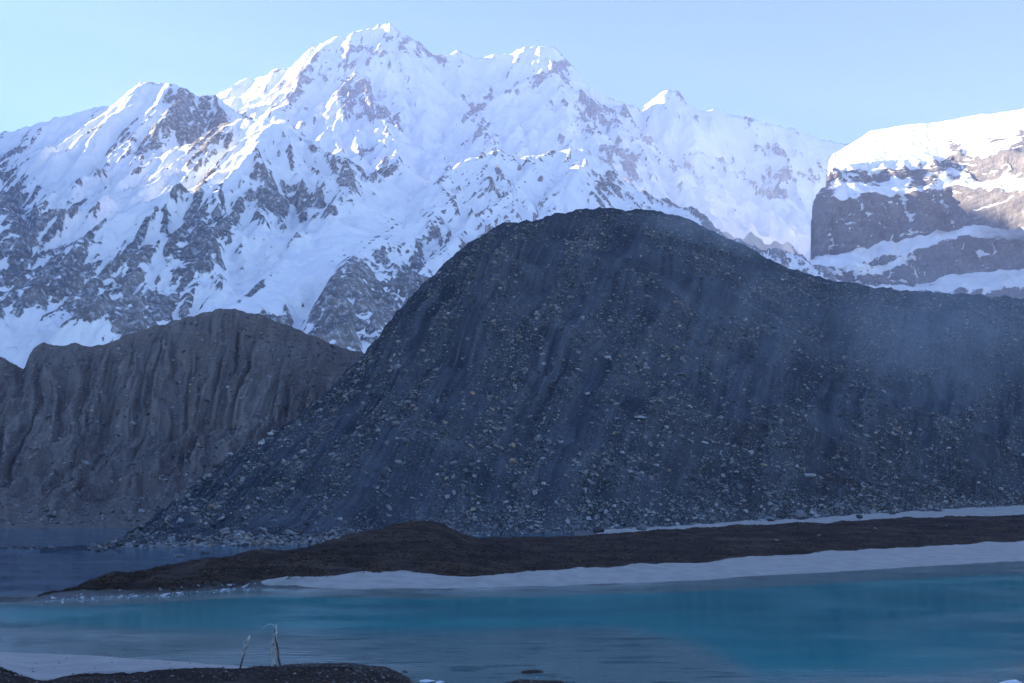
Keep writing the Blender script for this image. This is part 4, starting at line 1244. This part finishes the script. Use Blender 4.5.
w = bpy.data.worlds.new('World'); scene.world = w; w.use_nodes = True
nt = w.node_tree; nt.nodes.clear()
sky = nt.nodes.new('ShaderNodeTexSky'); sky.sky_type = 'NISHITA'; sky.sun_disc = False
sky.sun_elevation = R(SUN_EL); sky.sun_rotation = R(-SUN_AZ)
sky.altitude = 3500; sky.air_density = 1.0; sky.dust_density = 0.0; sky.ozone_density = 3.0
bg = nt.nodes.new('ShaderNodeBackground'); bg.inputs['Strength'].default_value = 0.071
wo = nt.nodes.new('ShaderNodeOutputWorld')
nt.links.new(sky.outputs[0], bg.inputs['Color']); nt.links.new(bg.outputs[0], wo.inputs['Surface'])

HAZE = 0.66e-4
if HAZE > 0:
    bm = bmesh.new()
    x0, x1, y0, y1, z0, z1 = -6400, 4200, -400, 7200, -9, 2620
    vs = [bm.verts.new(c) for c in ((x0, y0, z0), (x1, y0, z0), (x1, y1, z0), (x0, y1, z0), (x0, y0, z1), (x1, y0, z1), (x1, y1, z1), (x0, y1, z1))]
    for f in ((0, 3, 2, 1), (4, 5, 6, 7), (0, 1, 5, 4), (1, 2, 6, 5), (2, 3, 7, 6), (3, 0, 4, 7)):
        bm.faces.new([vs[i] for i in f])
    th = NT('valley_haze')
    pv = th.n('ShaderNodeVolumePrincipled')
    pv.inputs['Color'].default_value = (0.46, 0.57, 1.0, 1); pv.inputs['Density'].default_value = HAZE
    pv.inputs['Anisotropy'].default_value = 0.0
    th.l(pv.outputs[0], th.out.inputs['Volume'])
    ho = bm_obj('haze', bm, th.m)
    for p_ in ho.data.polygons: p_.use_smooth = False
    tag(ho, 'thin pale blue haze filling the valley', 'haze', kind='stuff')



def glare_veil(center, half, dens, rz, label, sc):  # soft volume added to stand in for lens flare and veiling glare
    bm = bmesh.new()
    bmesh.ops.create_icosphere(bm, subdivisions=3, radius=1.0)
    tm = NT('veil_volume')
    tc = tm.n('ShaderNodeTexCoord')
    ln = tm.n('ShaderNodeVectorMath', operation='LENGTH'); tm.l(tc.outputs['Object'], ln.inputs[0])
    fall = tm.maprange(ln.outputs['Value'], 0.15, 0.95, 1, 0)
    nz = tm.maprange(tm.noise(tm.pos(), sc, 3, 0.5), 0.32, 0.68, 0.15, 1.0)
    pv = tm.n('ShaderNodeVolumePrincipled')
    pv.inputs['Color'].default_value = (0.75, 0.84, 1.0, 1)
    tm.l(tm.math('MULTIPLY', tm.math('MULTIPLY', fall, nz), dens), pv.inputs['Density'])
    tm.l(pv.outputs[0], tm.out.inputs['Volume'])
    o = bm_obj('glare_veil', bm, tm.m)
    o.location = center; o.scale = half; o.rotation_euler = (0, 0, rz)
    tag(o, label, 'glare_veil', kind='stuff')


a_ = at(935, 345, 425)
glare_veil([float(q) for q in a_], (150, 60, 62), 0.0048, R(15), 'pale bluish volume standing in for lens veil over the right hillside', 0.03)
a_ = at(705, 205, 3300)
glare_veil([float(q) for q in a_], (720, 380, 340), 0.0010, R(0), 'pale lavender volume standing in for veiling glare before the snow basin', 0.004)
a_ = at(690, 238, 505)
glare_veil([float(q) for q in a_], (62, 30, 17), 0.016, R(0), 'thin volume standing in for lens flare at the crest right of summit', 0.04)

scene.view_settings.view_transform = 'Standard'
scene.view_settings.look = 'None'
scene.view_settings.exposure = 2.46
scene.view_settings.gamma = 1.0
scene.view_settings.use_curve_mapping = False
c = scene.cycles
c.use_denoising = True
c.max_bounces = 5; c.diffuse_bounces = 3; c.glossy_bounces = 2; c.transmission_bounces = 2; c.volume_bounces = 1
c.volume_step_rate = 1.0
c.sample_clamp_indirect = 6.0
